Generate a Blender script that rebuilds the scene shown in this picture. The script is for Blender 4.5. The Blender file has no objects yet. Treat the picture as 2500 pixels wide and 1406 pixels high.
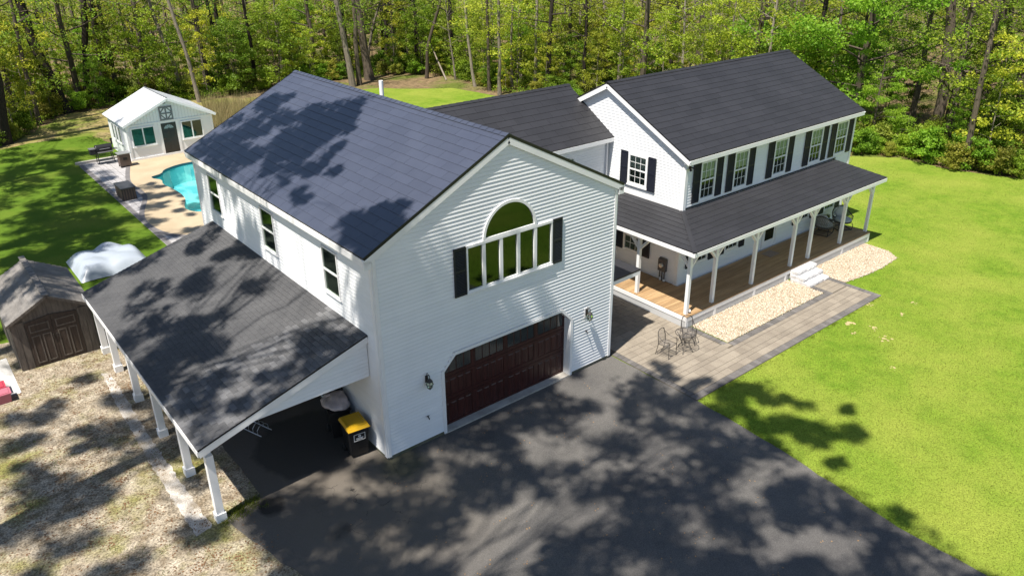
import bpy, math, random
import numpy as np
from mathutils import Vector, Matrix
R = random.Random(7)
NR = np.random.default_rng(11)
SC = bpy.context.scene
COL = SC.collection

# ------------------------------------------------------------------ camera
CAM = Vector((-8.634, -16.255, 14.004))
YAW, PITCH, ROLL, FPX, U0, V0 = 0.682, -0.426, -0.009, 1897.7, -2.755, -33.13
_cy, _sy, _cp, _sp = math.cos(YAW), math.sin(YAW), math.cos(PITCH), math.sin(PITCH)
FWD = Vector((_sy*_cp, _cy*_cp, _sp)); _r = Vector((_cy, -_sy, 0)); _u = _r.cross(FWD)
RGT = math.cos(ROLL)*_r + math.sin(ROLL)*_u
UPV = -math.sin(ROLL)*_r + math.cos(ROLL)*_u
cam = bpy.data.cameras.new('camera'); co = bpy.data.objects.new('camera', cam); COL.objects.link(co)
cam.sensor_width = 36; cam.lens = FPX/2500*36
cam.shift_x = -U0/2500; cam.shift_y = V0/2500
cam.clip_start = 0.1; cam.clip_end = 1500
co.matrix_world = Matrix((RGT, UPV, -FWD)).transposed().to_4x4()
co.location = CAM
SC.camera = co

def ray(px, py):
    return FWD + (px-1250-U0)/FPX*RGT + (703+V0-py)/FPX*UPV
def onz(px, py, z=0.0):
    d = ray(px, py); return CAM + d*((z-CAM.z)/d.z)
def ony(px, py, y):
    d = ray(px, py); return CAM + d*((y-CAM.y)/d.y)
def onplane(px, py, P, n):
    d = ray(px, py); n = Vector(n); return CAM + d*((Vector(P)-CAM).dot(n)/d.dot(n))
def topix(P):
    d = Vector(P)-CAM; z = d.dot(FWD)
    return (1250+U0+FPX*d.dot(RGT)/z, 703+V0-FPX*d.dot(UPV)/z, z)

# ------------------------------------------------------------------ light
SUN = Vector((-1.0, -0.26, 2.1)).normalized()
wd = bpy.data.worlds.new('World'); SC.world = wd; wd.use_nodes = True
nt = wd.node_tree; nt.nodes.clear()
sky = nt.nodes.new('ShaderNodeTexSky'); sky.sky_type = 'NISHITA'; sky.sun_disc = False
sky.sun_elevation = math.asin(SUN.z); sky.sun_rotation = math.atan2(SUN.x, SUN.y)
sky.altitude = 50; sky.air_density = 1.0; sky.dust_density = 0.6; sky.ozone_density = 1.2
bg = nt.nodes.new('ShaderNodeBackground'); bg.inputs[1].default_value = 0.078
out = nt.nodes.new('ShaderNodeOutputWorld')
nt.links.new(sky.outputs[0], bg.inputs[0]); nt.links.new(bg.outputs[0], out.inputs[0])
sl = bpy.data.lights.new('sun', 'SUN'); sl.energy = 5.0; sl.angle = math.radians(0.75); sl.color = (1.0, 0.94, 0.85)
so = bpy.data.objects.new('sun', sl); COL.objects.link(so)
so.rotation_euler = SUN.to_track_quat('Z', 'Y').to_euler(); so.location = (-20, -10, 60)
SC.view_settings.view_transform = 'Standard'; SC.view_settings.look = 'None'
SC.view_settings.gamma = 1; SC.view_settings.use_curve_mapping = False
SC.view_settings.exposure = 0.8
SC.render.engine = 'CYCLES'
SC.cycles.max_bounces = 6; SC.cycles.diffuse_bounces = 4; SC.cycles.transparent_max_bounces = 12

# ------------------------------------------------------------------ materials
MATS = {}
def mat(name, c1, c2=None, scale=3.0, rough=0.6, spec=0.4, metal=0.0, bump=0.0, bscale=60.0, rnd=0.0,
        fine=0.0, fscale=80.0, detail=5.0, c3=None, scale3=0.4, w3=(0.5, 0.62), stretch=None, coat=0.0, lo=0.35, hi=0.65):
    m = bpy.data.materials.new(name); m.use_nodes = True; MATS[name] = m
    N, L = m.node_tree.nodes, m.node_tree.links
    b = N['Principled BSDF']
    b.inputs['Roughness'].default_value = rough; b.inputs['Metallic'].default_value = metal
    b.inputs['Specular IOR Level'].default_value = spec
    if coat: b.inputs['Coat Weight'].default_value = coat
    c1 = (*c1, 1); col = None
    geo = N.new('ShaderNodeNewGeometry'); vec = geo.outputs['Position']
    if stretch:
        mp = N.new('ShaderNodeVectorMath'); mp.operation = 'MULTIPLY'; mp.inputs[1].default_value = stretch
        L.new(vec, mp.inputs[0]); vec = mp.outputs[0]
    def noise(sc, det=detail, ro=0.6):
        n = N.new('ShaderNodeTexNoise'); n.inputs['Scale'].default_value = sc; n.inputs['Detail'].default_value = det
        n.inputs['Roughness'].default_value = ro; L.new(vec, n.inputs['Vector']); return n.outputs['Fac']
    def mixc(fac, a, bb, mode='MIX'):
        x = N.new('ShaderNodeMix'); x.data_type = 'RGBA'; x.blend_type = mode
        if hasattr(fac, 'links'): L.new(fac, x.inputs[0])
        else: x.inputs[0].default_value = fac
        for i, v in ((6, a), (7, bb)):
            if hasattr(v, 'links'): L.new(v, x.inputs[i])
            else: x.inputs[i].default_value = v
        return x.outputs[2]
    def rng(fac, a, bb, t0=0.0, t1=1.0):
        x = N.new('ShaderNodeMapRange'); x.inputs[1].default_value = a; x.inputs[2].default_value = bb
        x.inputs[3].default_value = t0; x.inputs[4].default_value = t1; L.new(fac, x.inputs[0]); return x.outputs[0]
    col = c1
    if c2: col = mixc(rng(noise(scale), lo, hi), c1, (*c2, 1))
    if c3: col = mixc(rng(noise(scale3), w3[0], w3[1]), col, (*c3, 1))
    if fine:
        g = rng(noise(fscale, 3.0), 0.3, 0.7, 1-fine, 1+fine)
        cm = N.new('ShaderNodeCombineColor')
        for i in range(3): L.new(g, cm.inputs[i])
        col = mixc(1.0, col, cm.outputs[0], 'MULTIPLY')
    if rnd:
        oi = N.new('ShaderNodeObjectInfo'); g = rng(oi.outputs['Random'], 0, 1, 1-rnd, 1+rnd)
        cm = N.new('ShaderNodeCombineColor')
        for i in range(3): L.new(g, cm.inputs[i])
        col = mixc(1.0, col, cm.outputs[0], 'MULTIPLY')
    if hasattr(col, 'links'): L.new(col, b.inputs['Base Color'])
    else: b.inputs['Base Color'].default_value = col
    if bump:
        bn = N.new('ShaderNodeBump'); bn.inputs['Strength'].default_value = bump; bn.inputs['Distance'].default_value = 0.02
        L.new(noise(bscale, 4.0, 0.65), bn.inputs['Height']); L.new(bn.outputs[0], b.inputs['Normal'])
    return m

def leafmat(name, c1, c2, tr=0.45, hue=0.02, val=0.25):
    m = bpy.data.materials.new(name); m.use_nodes = True; MATS[name] = m
    N, L = m.node_tree.nodes, m.node_tree.links; N.clear()
    o = N.new('ShaderNodeOutputMaterial'); ms = N.new('ShaderNodeMixShader'); ms.inputs[0].default_value = tr
    d = N.new('ShaderNodeBsdfPrincipled'); d.inputs['Roughness'].default_value = 0.55; d.inputs['Specular IOR Level'].default_value = 0.3
    t = N.new('ShaderNodeBsdfTranslucent')
    geo = N.new('ShaderNodeNewGeometry')
    n = N.new('ShaderNodeTexNoise'); n.inputs['Scale'].default_value = 0.9; n.inputs['Detail'].default_value = 6; n.inputs['Roughness'].default_value = 0.7
    L.new(geo.outputs['Position'], n.inputs['Vector'])
    mr = N.new('ShaderNodeMapRange'); mr.inputs[1].default_value = 0.32; mr.inputs[2].default_value = 0.68; L.new(n.outputs['Fac'], mr.inputs[0])
    mx = N.new('ShaderNodeMix'); mx.data_type = 'RGBA'; mx.inputs[6].default_value = (*c1, 1); mx.inputs[7].default_value = (*c2, 1); L.new(mr.outputs[0], mx.inputs[0])
    oi = N.new('ShaderNodeObjectInfo'); hs = N.new('ShaderNodeHueSaturation')
    h = N.new('ShaderNodeMapRange'); h.inputs[3].default_value = 0.5-hue; h.inputs[4].default_value = 0.5+hue; L.new(oi.outputs['Random'], h.inputs[0]); L.new(h.outputs[0], hs.inputs['Hue'])
    sn = N.new('ShaderNodeMath'); sn.operation = 'SINE'; sc = N.new('ShaderNodeMath'); sc.operation = 'MULTIPLY'; sc.inputs[1].default_value = 91.0
    L.new(oi.outputs['Random'], sc.inputs[0]); L.new(sc.outputs[0], sn.inputs[0])
    v = N.new('ShaderNodeMapRange'); v.inputs[1].default_value = -1; v.inputs[3].default_value = 1-val; v.inputs[4].default_value = 1+val; L.new(sn.outputs[0], v.inputs[0]); L.new(v.outputs[0], hs.inputs['Value'])
    L.new(mx.outputs[2], hs.inputs['Color'])
    L.new(hs.outputs[0], d.inputs['Base Color']); L.new(hs.outputs[0], t.inputs['Color'])
    L.new(d.outputs[0], ms.inputs[1]); L.new(t.outputs[0], ms.inputs[2]); L.new(ms.outputs[0], o.inputs[0])
    return m

def glassmat(name, ior=1.6, tint=(0.8, 0.85, 0.85), rough=0.02, wob=0.0):
    m = bpy.data.materials.new(name); m.use_nodes = True; MATS[name] = m
    N, L = m.node_tree.nodes, m.node_tree.links; N.clear()
    o = N.new('ShaderNodeOutputMaterial'); ms = N.new('ShaderNodeMixShader'); fr = N.new('ShaderNodeFresnel'); fr.inputs[0].default_value = ior
    t = N.new('ShaderNodeBsdfTransparent'); t.inputs[0].default_value = (*tint, 1)
    g = N.new('ShaderNodeBsdfGlossy'); g.inputs['Roughness'].default_value = rough; g.inputs[0].default_value = (0.74, 0.98, 0.74, 1)
    if wob:
        n = N.new('ShaderNodeTexNoise'); n.inputs['Scale'].default_value = 2.2; n.inputs['Detail'].default_value = 3
        bp = N.new('ShaderNodeBump'); bp.inputs['Strength'].default_value = wob; bp.inputs['Distance'].default_value = 0.05
        geo = N.new('ShaderNodeNewGeometry'); L.new(geo.outputs['Position'], n.inputs['Vector'])
        L.new(n.outputs['Fac'], bp.inputs['Height']); L.new(bp.outputs[0], g.inputs['Normal']); L.new(bp.outputs[0], fr.inputs['Normal'])
    L.new(fr.outputs[0], ms.inputs[0]); L.new(t.outputs[0], ms.inputs[1]); L.new(g.outputs[0], ms.inputs[2]); L.new(ms.outputs[0], o.inputs[0])
    return m

def meshmat(name, col, frac):      # fine woven / expanded-metal mesh: partly open
    m = bpy.data.materials.new(name); m.use_nodes = True; MATS[name] = m
    N, L = m.node_tree.nodes, m.node_tree.links; b = N['Principled BSDF']; b.inputs['Base Color'].default_value = (*col, 1); b.inputs['Roughness'].default_value = 0.5
    o = N['Material Output']; t = N.new('ShaderNodeBsdfTransparent'); ms = N.new('ShaderNodeMixShader'); ms.inputs[0].default_value = frac
    L.new(t.outputs[0], ms.inputs[1]); L.new(b.outputs[0], ms.inputs[2]); L.new(ms.outputs[0], o.inputs[0])
    return m

mat('siding', (0.80, 0.81, 0.82), (0.74, 0.755, 0.77), scale=0.7, rough=0.42, spec=0.35, rnd=0.02)
mat('trim', (0.82, 0.82, 0.82), (0.76, 0.76, 0.76), scale=1.5, rough=0.4, spec=0.35)
mat('roof_blue', (0.053, 0.061, 0.090), (0.045, 0.052, 0.079), scale=0.6, rough=0.40, spec=0.6, rnd=0.06, fine=0.12, fscale=140)
mat('roof_char', (0.027, 0.027, 0.031), (0.021, 0.021, 0.024), scale=0.5, rough=0.55, spec=0.4, rnd=0.10, fine=0.15, fscale=120)
mat('roof_asph', (0.120, 0.120, 0.124), (0.085, 0.086, 0.091), scale=1.2, rough=0.85, spec=0.2, rnd=0.28, fine=0.35, fscale=160, bump=0.3, bscale=180)
mat('black_edge', (0.012, 0.012, 0.014), rough=0.4)
mat('shutter', (0.012, 0.014, 0.024), rough=0.45, spec=0.4)
mat('dark_in', (0.012, 0.013, 0.012), rough=0.9, spec=0.1)  # near-black paint standing in for the unlit rooms behind panes
mat('blind', (0.55, 0.55, 0.47), (0.45, 0.45, 0.40), scale=2, rough=0.8)
mat('door_red', (0.060, 0.016, 0.013), (0.030, 0.009, 0.008), scale=3, stretch=(6, 6, 0.5), rough=0.35, spec=0.45)
mat('glass_dark', (0.030, 0.036, 0.036), rough=0.10, spec=0.8)
mat('door_dark', (0.025, 0.024, 0.023), rough=0.35)
mat('conc', (0.42, 0.40, 0.36), (0.30, 0.28, 0.25), scale=2.5, rough=0.9, spec=0.2, fine=0.15)
mat('found', (0.16, 0.15, 0.12), (0.09, 0.10, 0.06), scale=2, rough=0.95, spec=0.1, fine=0.2)
mat('deck', (0.40, 0.27, 0.145), (0.29, 0.18, 0.09), scale=1.3, stretch=(0.7, 9, 1), rough=0.6, spec=0.3, rnd=0.18, fine=0.12)
mat('skirt', (0.50, 0.505, 0.51), (0.46, 0.465, 0.47), scale=2, rough=0.5)
mat('paver', (0.262, 0.228, 0.182), (0.212, 0.182, 0.146), scale=1.3, rough=0.9, spec=0.15, rnd=0.10, fine=0.14, fscale=50)
mat('paver_dark', (0.150, 0.140, 0.132), (0.115, 0.108, 0.104), scale=1.6, rough=0.9, spec=0.15, rnd=0.18, fine=0.18, fscale=50)
mat('joint', (0.115, 0.098, 0.076), (0.085, 0.075, 0.058), scale=4, rough=1.0, spec=0.0)
mat('stone', (0.53, 0.44, 0.32), (0.33, 0.25, 0.17), scale=14, rough=0.9, spec=0.15, detail=2, c3=(0.72, 0.66, 0.56), scale3=23, w3=(0.52, 0.6), lo=0.4, hi=0.6)
mat('granite', (0.62, 0.61, 0.60), (0.42, 0.41, 0.41), scale=9, rough=0.85, spec=0.25, bump=0.6, bscale=30, fine=0.2)
mat('pool_conc', (0.43, 0.35, 0.24), (0.36, 0.285, 0.19), scale=0.6, rough=0.9, spec=0.15, fine=0.12)
mat('pool_tile', (0.17, 0.46, 0.50), (0.12, 0.40, 0.45), scale=0.5, rough=0.6, c3=(0.34, 0.62, 0.62), scale3=0.23, w3=(0.46, 0.5))
mat('pool_band', (0.02, 0.10, 0.14), rough=0.4)
mat('wood_gray', (0.150, 0.128, 0.108), (0.090, 0.076, 0.066), scale=3, stretch=(5, 5, 0.7), rough=0.85, spec=0.15, fine=0.2)
mat('shed_roof', (0.23, 0.215, 0.20), (0.15, 0.14, 0.13), scale=2, rough=0.9, spec=0.15, fine=0.2)
mat('metal_white', (0.72, 0.73, 0.74), (0.60, 0.61, 0.62), scale=0.8, rough=0.45, spec=0.4)
mat('tarp', (0.36, 0.40, 0.45), (0.31, 0.35, 0.40), scale=1.2, rough=0.35, spec=0.5)
mat('tarp_white', (0.66, 0.65, 0.63), (0.45, 0.44, 0.42), scale=4, rough=0.6)
mat('red_plastic', (0.40, 0.045, 0.07), rough=0.35)
mat('pink_plastic', (0.42, 0.13, 0.17), rough=0.35)
mat('iron', (0.035, 0.030, 0.027), rough=0.45, spec=0.4)
meshmat('iron_mesh', (0.14, 0.13, 0.125), 0.22)
mat('black_plastic', (0.012, 0.012, 0.013), rough=0.45)
mat('yellow_plastic', (0.62, 0.37, 0.012), (0.52, 0.30, 0.012), scale=3, rough=0.4)
mat('bag', (0.55, 0.48, 0.49), (0.40, 0.36, 0.37), scale=5, rough=0.35, bump=0.8, bscale=9)
mat('print_white', (0.75, 0.75, 0.75), rough=0.6)
mat('grey_metal', (0.20, 0.20, 0.20), rough=0.4, metal=0.4)
mat('meter_grey', (0.10, 0.09, 0.085), rough=0.5)
mat('galv', (0.50, 0.50, 0.50), rough=0.35, metal=0.7)
mat('cushion', (0.42, 0.44, 0.46), (0.36, 0.38, 0.40), scale=6, rough=0.9, spec=0.1)
mat('wicker', (0.055, 0.047, 0.042), (0.035, 0.03, 0.027), scale=20, rough=0.6)
mat('wicker_light', (0.19, 0.175, 0.16), rough=0.7)
mat('doormat', (0.30, 0.24, 0.21), (0.22, 0.17, 0.15), scale=30, rough=1.0)
mat('trim_grey', (0.16, 0.17, 0.18), rough=0.5)
mat('cart_brown', (0.10, 0.07, 0.055), rough=0.5)
mat('brass', (0.20, 0.15, 0.08), rough=0.35, metal=0.8)
mat('bark', (0.13, 0.105, 0.08), (0.075, 0.060, 0.047), scale=5, stretch=(3, 3, 0.6), rough=0.95, spec=0.1, bump=0.7, bscale=14, rnd=0.25)
mat('bark_pale', (0.26, 0.225, 0.18), (0.15, 0.125, 0.10), scale=4, stretch=(3, 3, 0.8), rough=0.95, spec=0.1, bump=0.5, bscale=14, rnd=0.25)
mat('bark_dark', (0.045, 0.036, 0.03), (0.028, 0.023, 0.02), scale=5, stretch=(3, 3, 0.6), rough=0.95, spec=0.1, bump=0.7, bscale=14, rnd=0.2)
leafmat('leaf_green', (0.155, 0.270, 0.020), (0.285, 0.400, 0.034), tr=.5)
leafmat('leaf_yellow', (0.285, 0.365, 0.026), (0.430, 0.455, 0.044), tr=.5)
leafmat('leaf_olive', (0.200, 0.250, 0.030), (0.350, 0.340, 0.055), tr=.5)
leafmat('leaf_maple', (0.160, 0.310, 0.022), (0.320, 0.480, 0.040), hue=0.008, val=0.1, tr=.5)
leafmat('leaf_shade', (0.060, 0.120, 0.014), (0.110, 0.180, 0.018))
leafmat('leaf_brown', (0.22, 0.13, 0.06), (0.30, 0.20, 0.09), tr=0.2)
leafmat('reed', (0.36, 0.28, 0.15), (0.28, 0.27, 0.10), tr=0.3)
leafmat('grass_blade', (0.150, 0.215, 0.022), (0.205, 0.255, 0.034), tr=0.45)
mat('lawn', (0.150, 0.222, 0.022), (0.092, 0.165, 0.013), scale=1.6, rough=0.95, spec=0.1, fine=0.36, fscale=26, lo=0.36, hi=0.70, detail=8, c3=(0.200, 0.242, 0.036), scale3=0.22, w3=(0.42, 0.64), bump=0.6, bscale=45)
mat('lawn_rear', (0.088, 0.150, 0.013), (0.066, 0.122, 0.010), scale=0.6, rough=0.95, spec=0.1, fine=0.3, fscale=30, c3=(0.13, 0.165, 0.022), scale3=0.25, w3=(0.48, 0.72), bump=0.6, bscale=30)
mat('litter', (0.225, 0.160, 0.090), (0.110, 0.080, 0.045), scale=2.2, rough=1.0, spec=0.05, fine=0.45, fscale=18, c3=(0.100, 0.125, 0.025), scale3=0.22, w3=(0.46, 0.60), bump=0.8, bscale=12)
mat('yard', (0.365, 0.318, 0.248), (0.175, 0.138, 0.094), scale=2.6, detail=10, rough=1.0, spec=0.05, fine=0.6, fscale=20, c3=(0.185, 0.175, 0.060), scale3=0.5, w3=(0.50, 0.66), bump=0.7, bscale=22)
mat('crushed', (0.54, 0.51, 0.47), (0.26, 0.22, 0.17), scale=2.2, detail=9, rough=1.0, spec=0.05, fine=0.4, fscale=35, bump=0.6, bscale=30)
mat('bare', (0.45, 0.36, 0.20), (0.36, 0.30, 0.14), scale=8, rough=1.0, spec=0.0)
glassmat('glass', 1.5); glassmat('glass_big', 1.72, (0.5, 0.55, 0.5))
glassmat('water', 1.33, (0.66, 0.93, 0.95), 0.03, 0.12)
glassmat('lamp_glass', 1.5, (0.9, 0.9, 0.88))

def asphalt():
    m = mat('asphalt', (0.098, 0.093, 0.089), (0.074, 0.071, 0.069), scale=0.5, rough=0.82, spec=0.25, fine=0.45, fscale=55, bump=0.35, bscale=90,
            c3=(0.125, 0.118, 0.108), scale3=0.16, w3=(0.45, 0.7))
    N, L = m.node_tree.nodes, m.node_tree.links; b = N['Principled BSDF']
    src = b.inputs['Base Color'].links[0].from_socket
    geo = N.new('ShaderNodeNewGeometry'); pos = geo.outputs['Position']
    nz = N.new('ShaderNodeTexNoise'); nz.inputs['Scale'].default_value = 1.3; nz.inputs['Detail'].default_value = 5; L.new(pos, nz.inputs['Vector'])
    wv = N.new('ShaderNodeVectorMath'); wv.operation = 'MULTIPLY_ADD'; wv.inputs[1].default_value = (0.7, 0.7, 0); L.new(nz.outputs['Color'], wv.inputs[0]); L.new(pos, wv.inputs[2])
    n2 = N.new('ShaderNodeTexNoise'); n2.inputs['Scale'].default_value = 5.0; n2.inputs['Detail'].default_value = 6; L.new(pos, n2.inputs['Vector'])
    w2 = N.new('ShaderNodeVectorMath'); w2.operation = 'MULTIPLY_ADD'; w2.inputs[1].default_value = (0.35, 0.35, 0); L.new(n2.outputs['Color'], w2.inputs[0]); L.new(wv.outputs[0], w2.inputs[2])
    vo = N.new('ShaderNodeTexVoronoi'); vo.feature = 'DISTANCE_TO_EDGE'; vo.inputs['Scale'].default_value = 1.5; L.new(w2.outputs[0], vo.inputs['Vector'])
    cr = N.new('ShaderNodeMapRange'); cr.inputs[1].default_value = 0.004; cr.inputs[2].default_value = 0.016; cr.inputs[3].default_value = 1; cr.inputs[4].default_value = 0; L.new(vo.outputs['Distance'], cr.inputs[0])
    def spot(c, r0, r1):
        d = N.new('ShaderNodeVectorMath'); d.operation = 'DISTANCE'; d.inputs[1].default_value = c; L.new(wv.outputs[0], d.inputs[0])
        q = N.new('ShaderNodeMapRange'); q.inputs[1].default_value = r0; q.inputs[2].default_value = r1; q.inputs[3].default_value = 1; q.inputs[4].default_value = 0; L.new(d.outputs['Value'], q.inputs[0]); return q.outputs[0]
    def mul(a, c):
        x = N.new('ShaderNodeMath'); x.operation = 'MULTIPLY'; L.new(a, x.inputs[0])
        if hasattr(c, 'links'): L.new(c, x.inputs[1])
        else: x.inputs[1].default_value = c
        return x.outputs[0]
    def over(fac, a, c):
        x = N.new('ShaderNodeMix'); x.data_type = 'RGBA'; L.new(fac, x.inputs[0]); L.new(a, x.inputs[6]); x.inputs[7].default_value = (*c, 1); return x.outputs[2]
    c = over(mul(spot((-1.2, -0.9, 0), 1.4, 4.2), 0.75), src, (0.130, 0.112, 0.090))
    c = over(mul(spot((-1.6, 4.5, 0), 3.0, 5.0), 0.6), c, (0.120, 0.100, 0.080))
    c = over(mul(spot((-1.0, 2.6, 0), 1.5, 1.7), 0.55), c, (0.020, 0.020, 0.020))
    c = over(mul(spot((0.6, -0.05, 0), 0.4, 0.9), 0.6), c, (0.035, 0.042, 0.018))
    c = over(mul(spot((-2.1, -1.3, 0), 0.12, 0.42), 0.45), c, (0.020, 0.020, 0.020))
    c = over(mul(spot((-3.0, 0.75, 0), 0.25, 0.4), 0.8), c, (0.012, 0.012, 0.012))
    bk_ = N.new('ShaderNodeMapRange'); bk_.inputs[1].default_value = .47; bk_.inputs[2].default_value = .55; L.new(nz.outputs['Fac'], bk_.inputs[0])
    c = over(mul(mul(cr.outputs[0], bk_.outputs[0]), mul(spot((-0.5, -0.7, 0), 0.9, 2.0), 0.85)), c, (0.016, 0.015, 0.014))
    L.new(c, b.inputs['Base Color'])
asphalt()

# ------------------------------------------------------------------ mesh helpers
def npmesh(name, V, F):
    V = np.asarray(V, dtype=np.float32); F = np.asarray(F, dtype=np.int32); n, k = F.shape
    me = bpy.data.meshes.new(name); me.vertices.add(len(V)); me.vertices.foreach_set('co', V.ravel())
    me.loops.add(n*k); me.loops.foreach_set('vertex_index', F.ravel())
    me.polygons.add(n); me.polygons.foreach_set('loop_start', np.arange(0, n*k, k, dtype=np.int32))
    me.polygons.foreach_set('loop_total', np.full(n, k, dtype=np.int32)); me.update(calc_edges=True); return me

class MB:
    def __init__(s, T=None): s.v = []; s.f = []; s.T = T
    def pt(s, p): s.v.append(tuple(s.T(*p)) if s.T else tuple(p)); return len(s.v)-1
    def poly(s, pts): s.f.append([s.pt(p) for p in pts]); return s
    def hexa(s, c):                     # 8 corners: bottom ring 0-3, top ring 4-7
        i = [s.pt(p) for p in c]
        for q in ((0, 3, 2, 1), (4, 5, 6, 7), (0, 1, 5, 4), (1, 2, 6, 5), (2, 3, 7, 6), (3, 0, 4, 7)): s.f.append([i[k] for k in q])
        return s
    def box(s, x0, x1, y0, y1, z0, z1):
        return s.hexa([(x0, y0, z0), (x1, y0, z0), (x1, y1, z0), (x0, y1, z0), (x0, y0, z1), (x1, y0, z1), (x1, y1, z1), (x0, y1, z1)])
    def beam(s, a, b, w, h, up=(0, 0, 1)):
        a, b = Vector(a), Vector(b); d = (b-a).normalized(); up = Vector(up)
        sd = d.cross(up).normalized()*w/2; uu = sd.cross(d).normalized()*h/2
        return s.hexa([a-sd-uu, a+sd-uu, a+sd+uu, a-sd+uu, b-sd-uu, b+sd-uu, b+sd+uu, b-sd+uu])
    def pane(s, u0, u1, z0, z1, o):     # one sheet facing out of the wall
        q = [(u0, o, z0), (u1, o, z0), (u1, o, z1), (u0, o, z1)]; w = [Vector(s.T(*p)) for p in q]
        n = (w[1]-w[0]).cross(w[2]-w[1]); d = Vector(s.T(0, 1, 0))-Vector(s.T(0, 0, 0))
        return s.poly(q if n.dot(d) > 0 else q[::-1])
    def slab(s, pts, t):                # polygon + vertical thickness downwards
        n = len(pts); a = [s.pt(p) for p in pts]; b = [s.pt((p[0], p[1], p[2]-t)) for p in pts]
        s.f.append(a); s.f.append(b[::-1])
        for i in range(n): s.f.append([a[i], b[i], b[(i+1) % n], a[(i+1) % n]])
        return s
    def tube(s, pts, rad, n=6, cap=True):
        pts = [Vector(p) for p in pts]; m = len(pts); rr = rad if hasattr(rad, '__len__') else [rad]*m
        rings = []; ref = Vector((0.31, 0.17, 0.93))
        for i in range(m):
            d = (pts[min(i+1, m-1)]-pts[max(i-1, 0)])
            if d.length < 1e-9: d = Vector((0, 0, 1))
            d.normalize(); a = d.cross(ref)
            if a.length < 1e-3: a = d.cross(Vector((1, 0, 0)))
            a.normalize(); b = d.cross(a)
            rings.append([s.pt(pts[i]+(a*math.cos(2*math.pi*k/n)+b*math.sin(2*math.pi*k/n))*rr[i]) for k in range(n)])
        for i in range(m-1):
            for k in range(n): s.f.append([rings[i][k], rings[i][(k+1) % n], rings[i+1][(k+1) % n], rings[i+1][k]])
        if cap: s.f.append(rings[0][::-1]); s.f.append(rings[-1])
        return s
    def lathe(s, prof, c=(0, 0, 0), n=16):      # prof: (r, z)
        rings = [[s.pt((c[0]+r*math.cos(2*math.pi*k/n), c[1]+r*math.sin(2*math.pi*k/n), c[2]+z)) for k in range(n)] for r, z in prof]
        for i in range(len(prof)-1):
            for k in range(n): s.f.append([rings[i][k], rings[i][(k+1) % n], rings[i+1][(k+1) % n], rings[i+1][k]])
        s.f.append(rings[0][::-1]); s.f.append(rings[-1]); return s
    def mesh(s, name):
        me = bpy.data.meshes.new(name); me.from_pydata(s.v, [], s.f); me.update(); return me
    def each(s, name, m, parent=None):      # every separate piece becomes an object of its own
        root = list(range(len(s.v)))
        def fd(i):
            while root[i] != i: root[i] = root[root[i]]; i = root[i]
            return i
        for f in s.f:
            for k in f[1:]: root[fd(k)] = fd(f[0])
        grp = {}
        for f in s.f: grp.setdefault(fd(f[0]), []).append(f)
        for fs in grp.values():
            ids = sorted({i for f in fs for i in f}); mp = {i: j for j, i in enumerate(ids)}
            me = bpy.data.meshes.new(name); me.from_pydata([s.v[i] for i in ids], [], [[mp[i] for i in f] for f in fs]); me.update()
            o = link(name, me, m, parent)
        return o
    def build(s, name, m, parent=None, smooth=False):
        return link(name, s.mesh(name), m, parent, smooth)

def link(name, me, m, parent=None, smooth=False):
    if m and not me.materials: me.materials.append(MATS[m])
    if smooth: me.polygons.foreach_set('use_smooth', [True]*len(me.polygons))
    o = bpy.data.objects.new(name, me); COL.objects.link(o)
    if parent:
        o.parent = parent
        w = WORLD.get(parent.name)
        if w: o.matrix_parent_inverse = w
    return o
WORLD = {}
def thing(name, label, cat, loc=(0, 0, 0), group=None, rz=0.0, world=False):
    o = bpy.data.objects.new(name, None); COL.objects.link(o); o.location = loc; o.rotation_euler = (0, 0, rz); o.empty_display_size = 0.3
    if world: WORLD[o.name] = Matrix.Translation(-Vector(loc))   # children are written in world coordinates
    return tag(o, label, cat, group)
def tag(o, label, cat, group=None):
    o['label'] = label; o['category'] = cat
    if group: o['group'] = group
    return o
def kind(o, k, label=None):
    o['kind'] = k
    if label: o['label'] = label
    return o
def copy_tree(o, parent=None):
    c = o.copy(); COL.objects.link(c)
    if parent: c.parent = parent
    for ch in list(o.children): copy_tree(ch, c)
    return c
def dup(o, loc, rz=0.0, label=None, scale=1.0):
    c = copy_tree(o); c.location = loc; c.rotation_euler = (0, 0, rz); c.scale = (scale,)*3
    if label: c['label'] = label
    return c

# ------------------------------------------------------------------ ground
def sheet(name, pts, z, m, k='structure', label=None):
    o = MB().poly([(x, y, z) for x, y in pts]).build(name, m); return kind(o, k, label)
def ragged(pts, amp, step=0.6, seed=1):
    r = random.Random(seed); o = []
    for i in range(len(pts)):
        a, b = Vector(pts[i]), Vector(pts[(i+1) % len(pts)]); n = max(1, int((b-a).length/step))
        for k in range(n):
            q = a.lerp(b, k/n); o.append((q.x+r.uniform(-amp, amp), q.y+r.uniform(-amp, amp)))
    return o
fg = MB(); gx, gy = (-150, 1.5, 11, 250), (-150, 21.5, 37.0, 300)
for i in range(3):
    for j in range(3):
        if (i, j) != (1, 1): fg.poly([(gx[i], gy[j], 0), (gx[i+1], gy[j], 0), (gx[i+1], gy[j+1], 0), (gx[i], gy[j+1], 0)])
kind(fg.build('forest_ground', 'litter'), 'structure', 'brown leaf litter ground under the trees')
LAWN_F = [(8.4, -60), (60, -60), (52, -15), (46, -8), (43.5, -3), (42.3, -1.2), (41.6, 0.2), (41.0, 2.8), (41.2, 5.5), (39.2, 7.8), (37.5, 14), (36, 25), (34, 36), (33.6, 40.6), (33, 43.5), (29.8, 45.7), (28, 48), (20, 50), (17, 44), (12.2, 40), (12.2, 13.5), (9, 13), (9, 8), (8.9, 0.3), (9.05, -3.6), (8.95, -6), (8.7, -8.2), (8.5, -9.6), (8.4, -12), (8.4, -20)]
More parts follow.
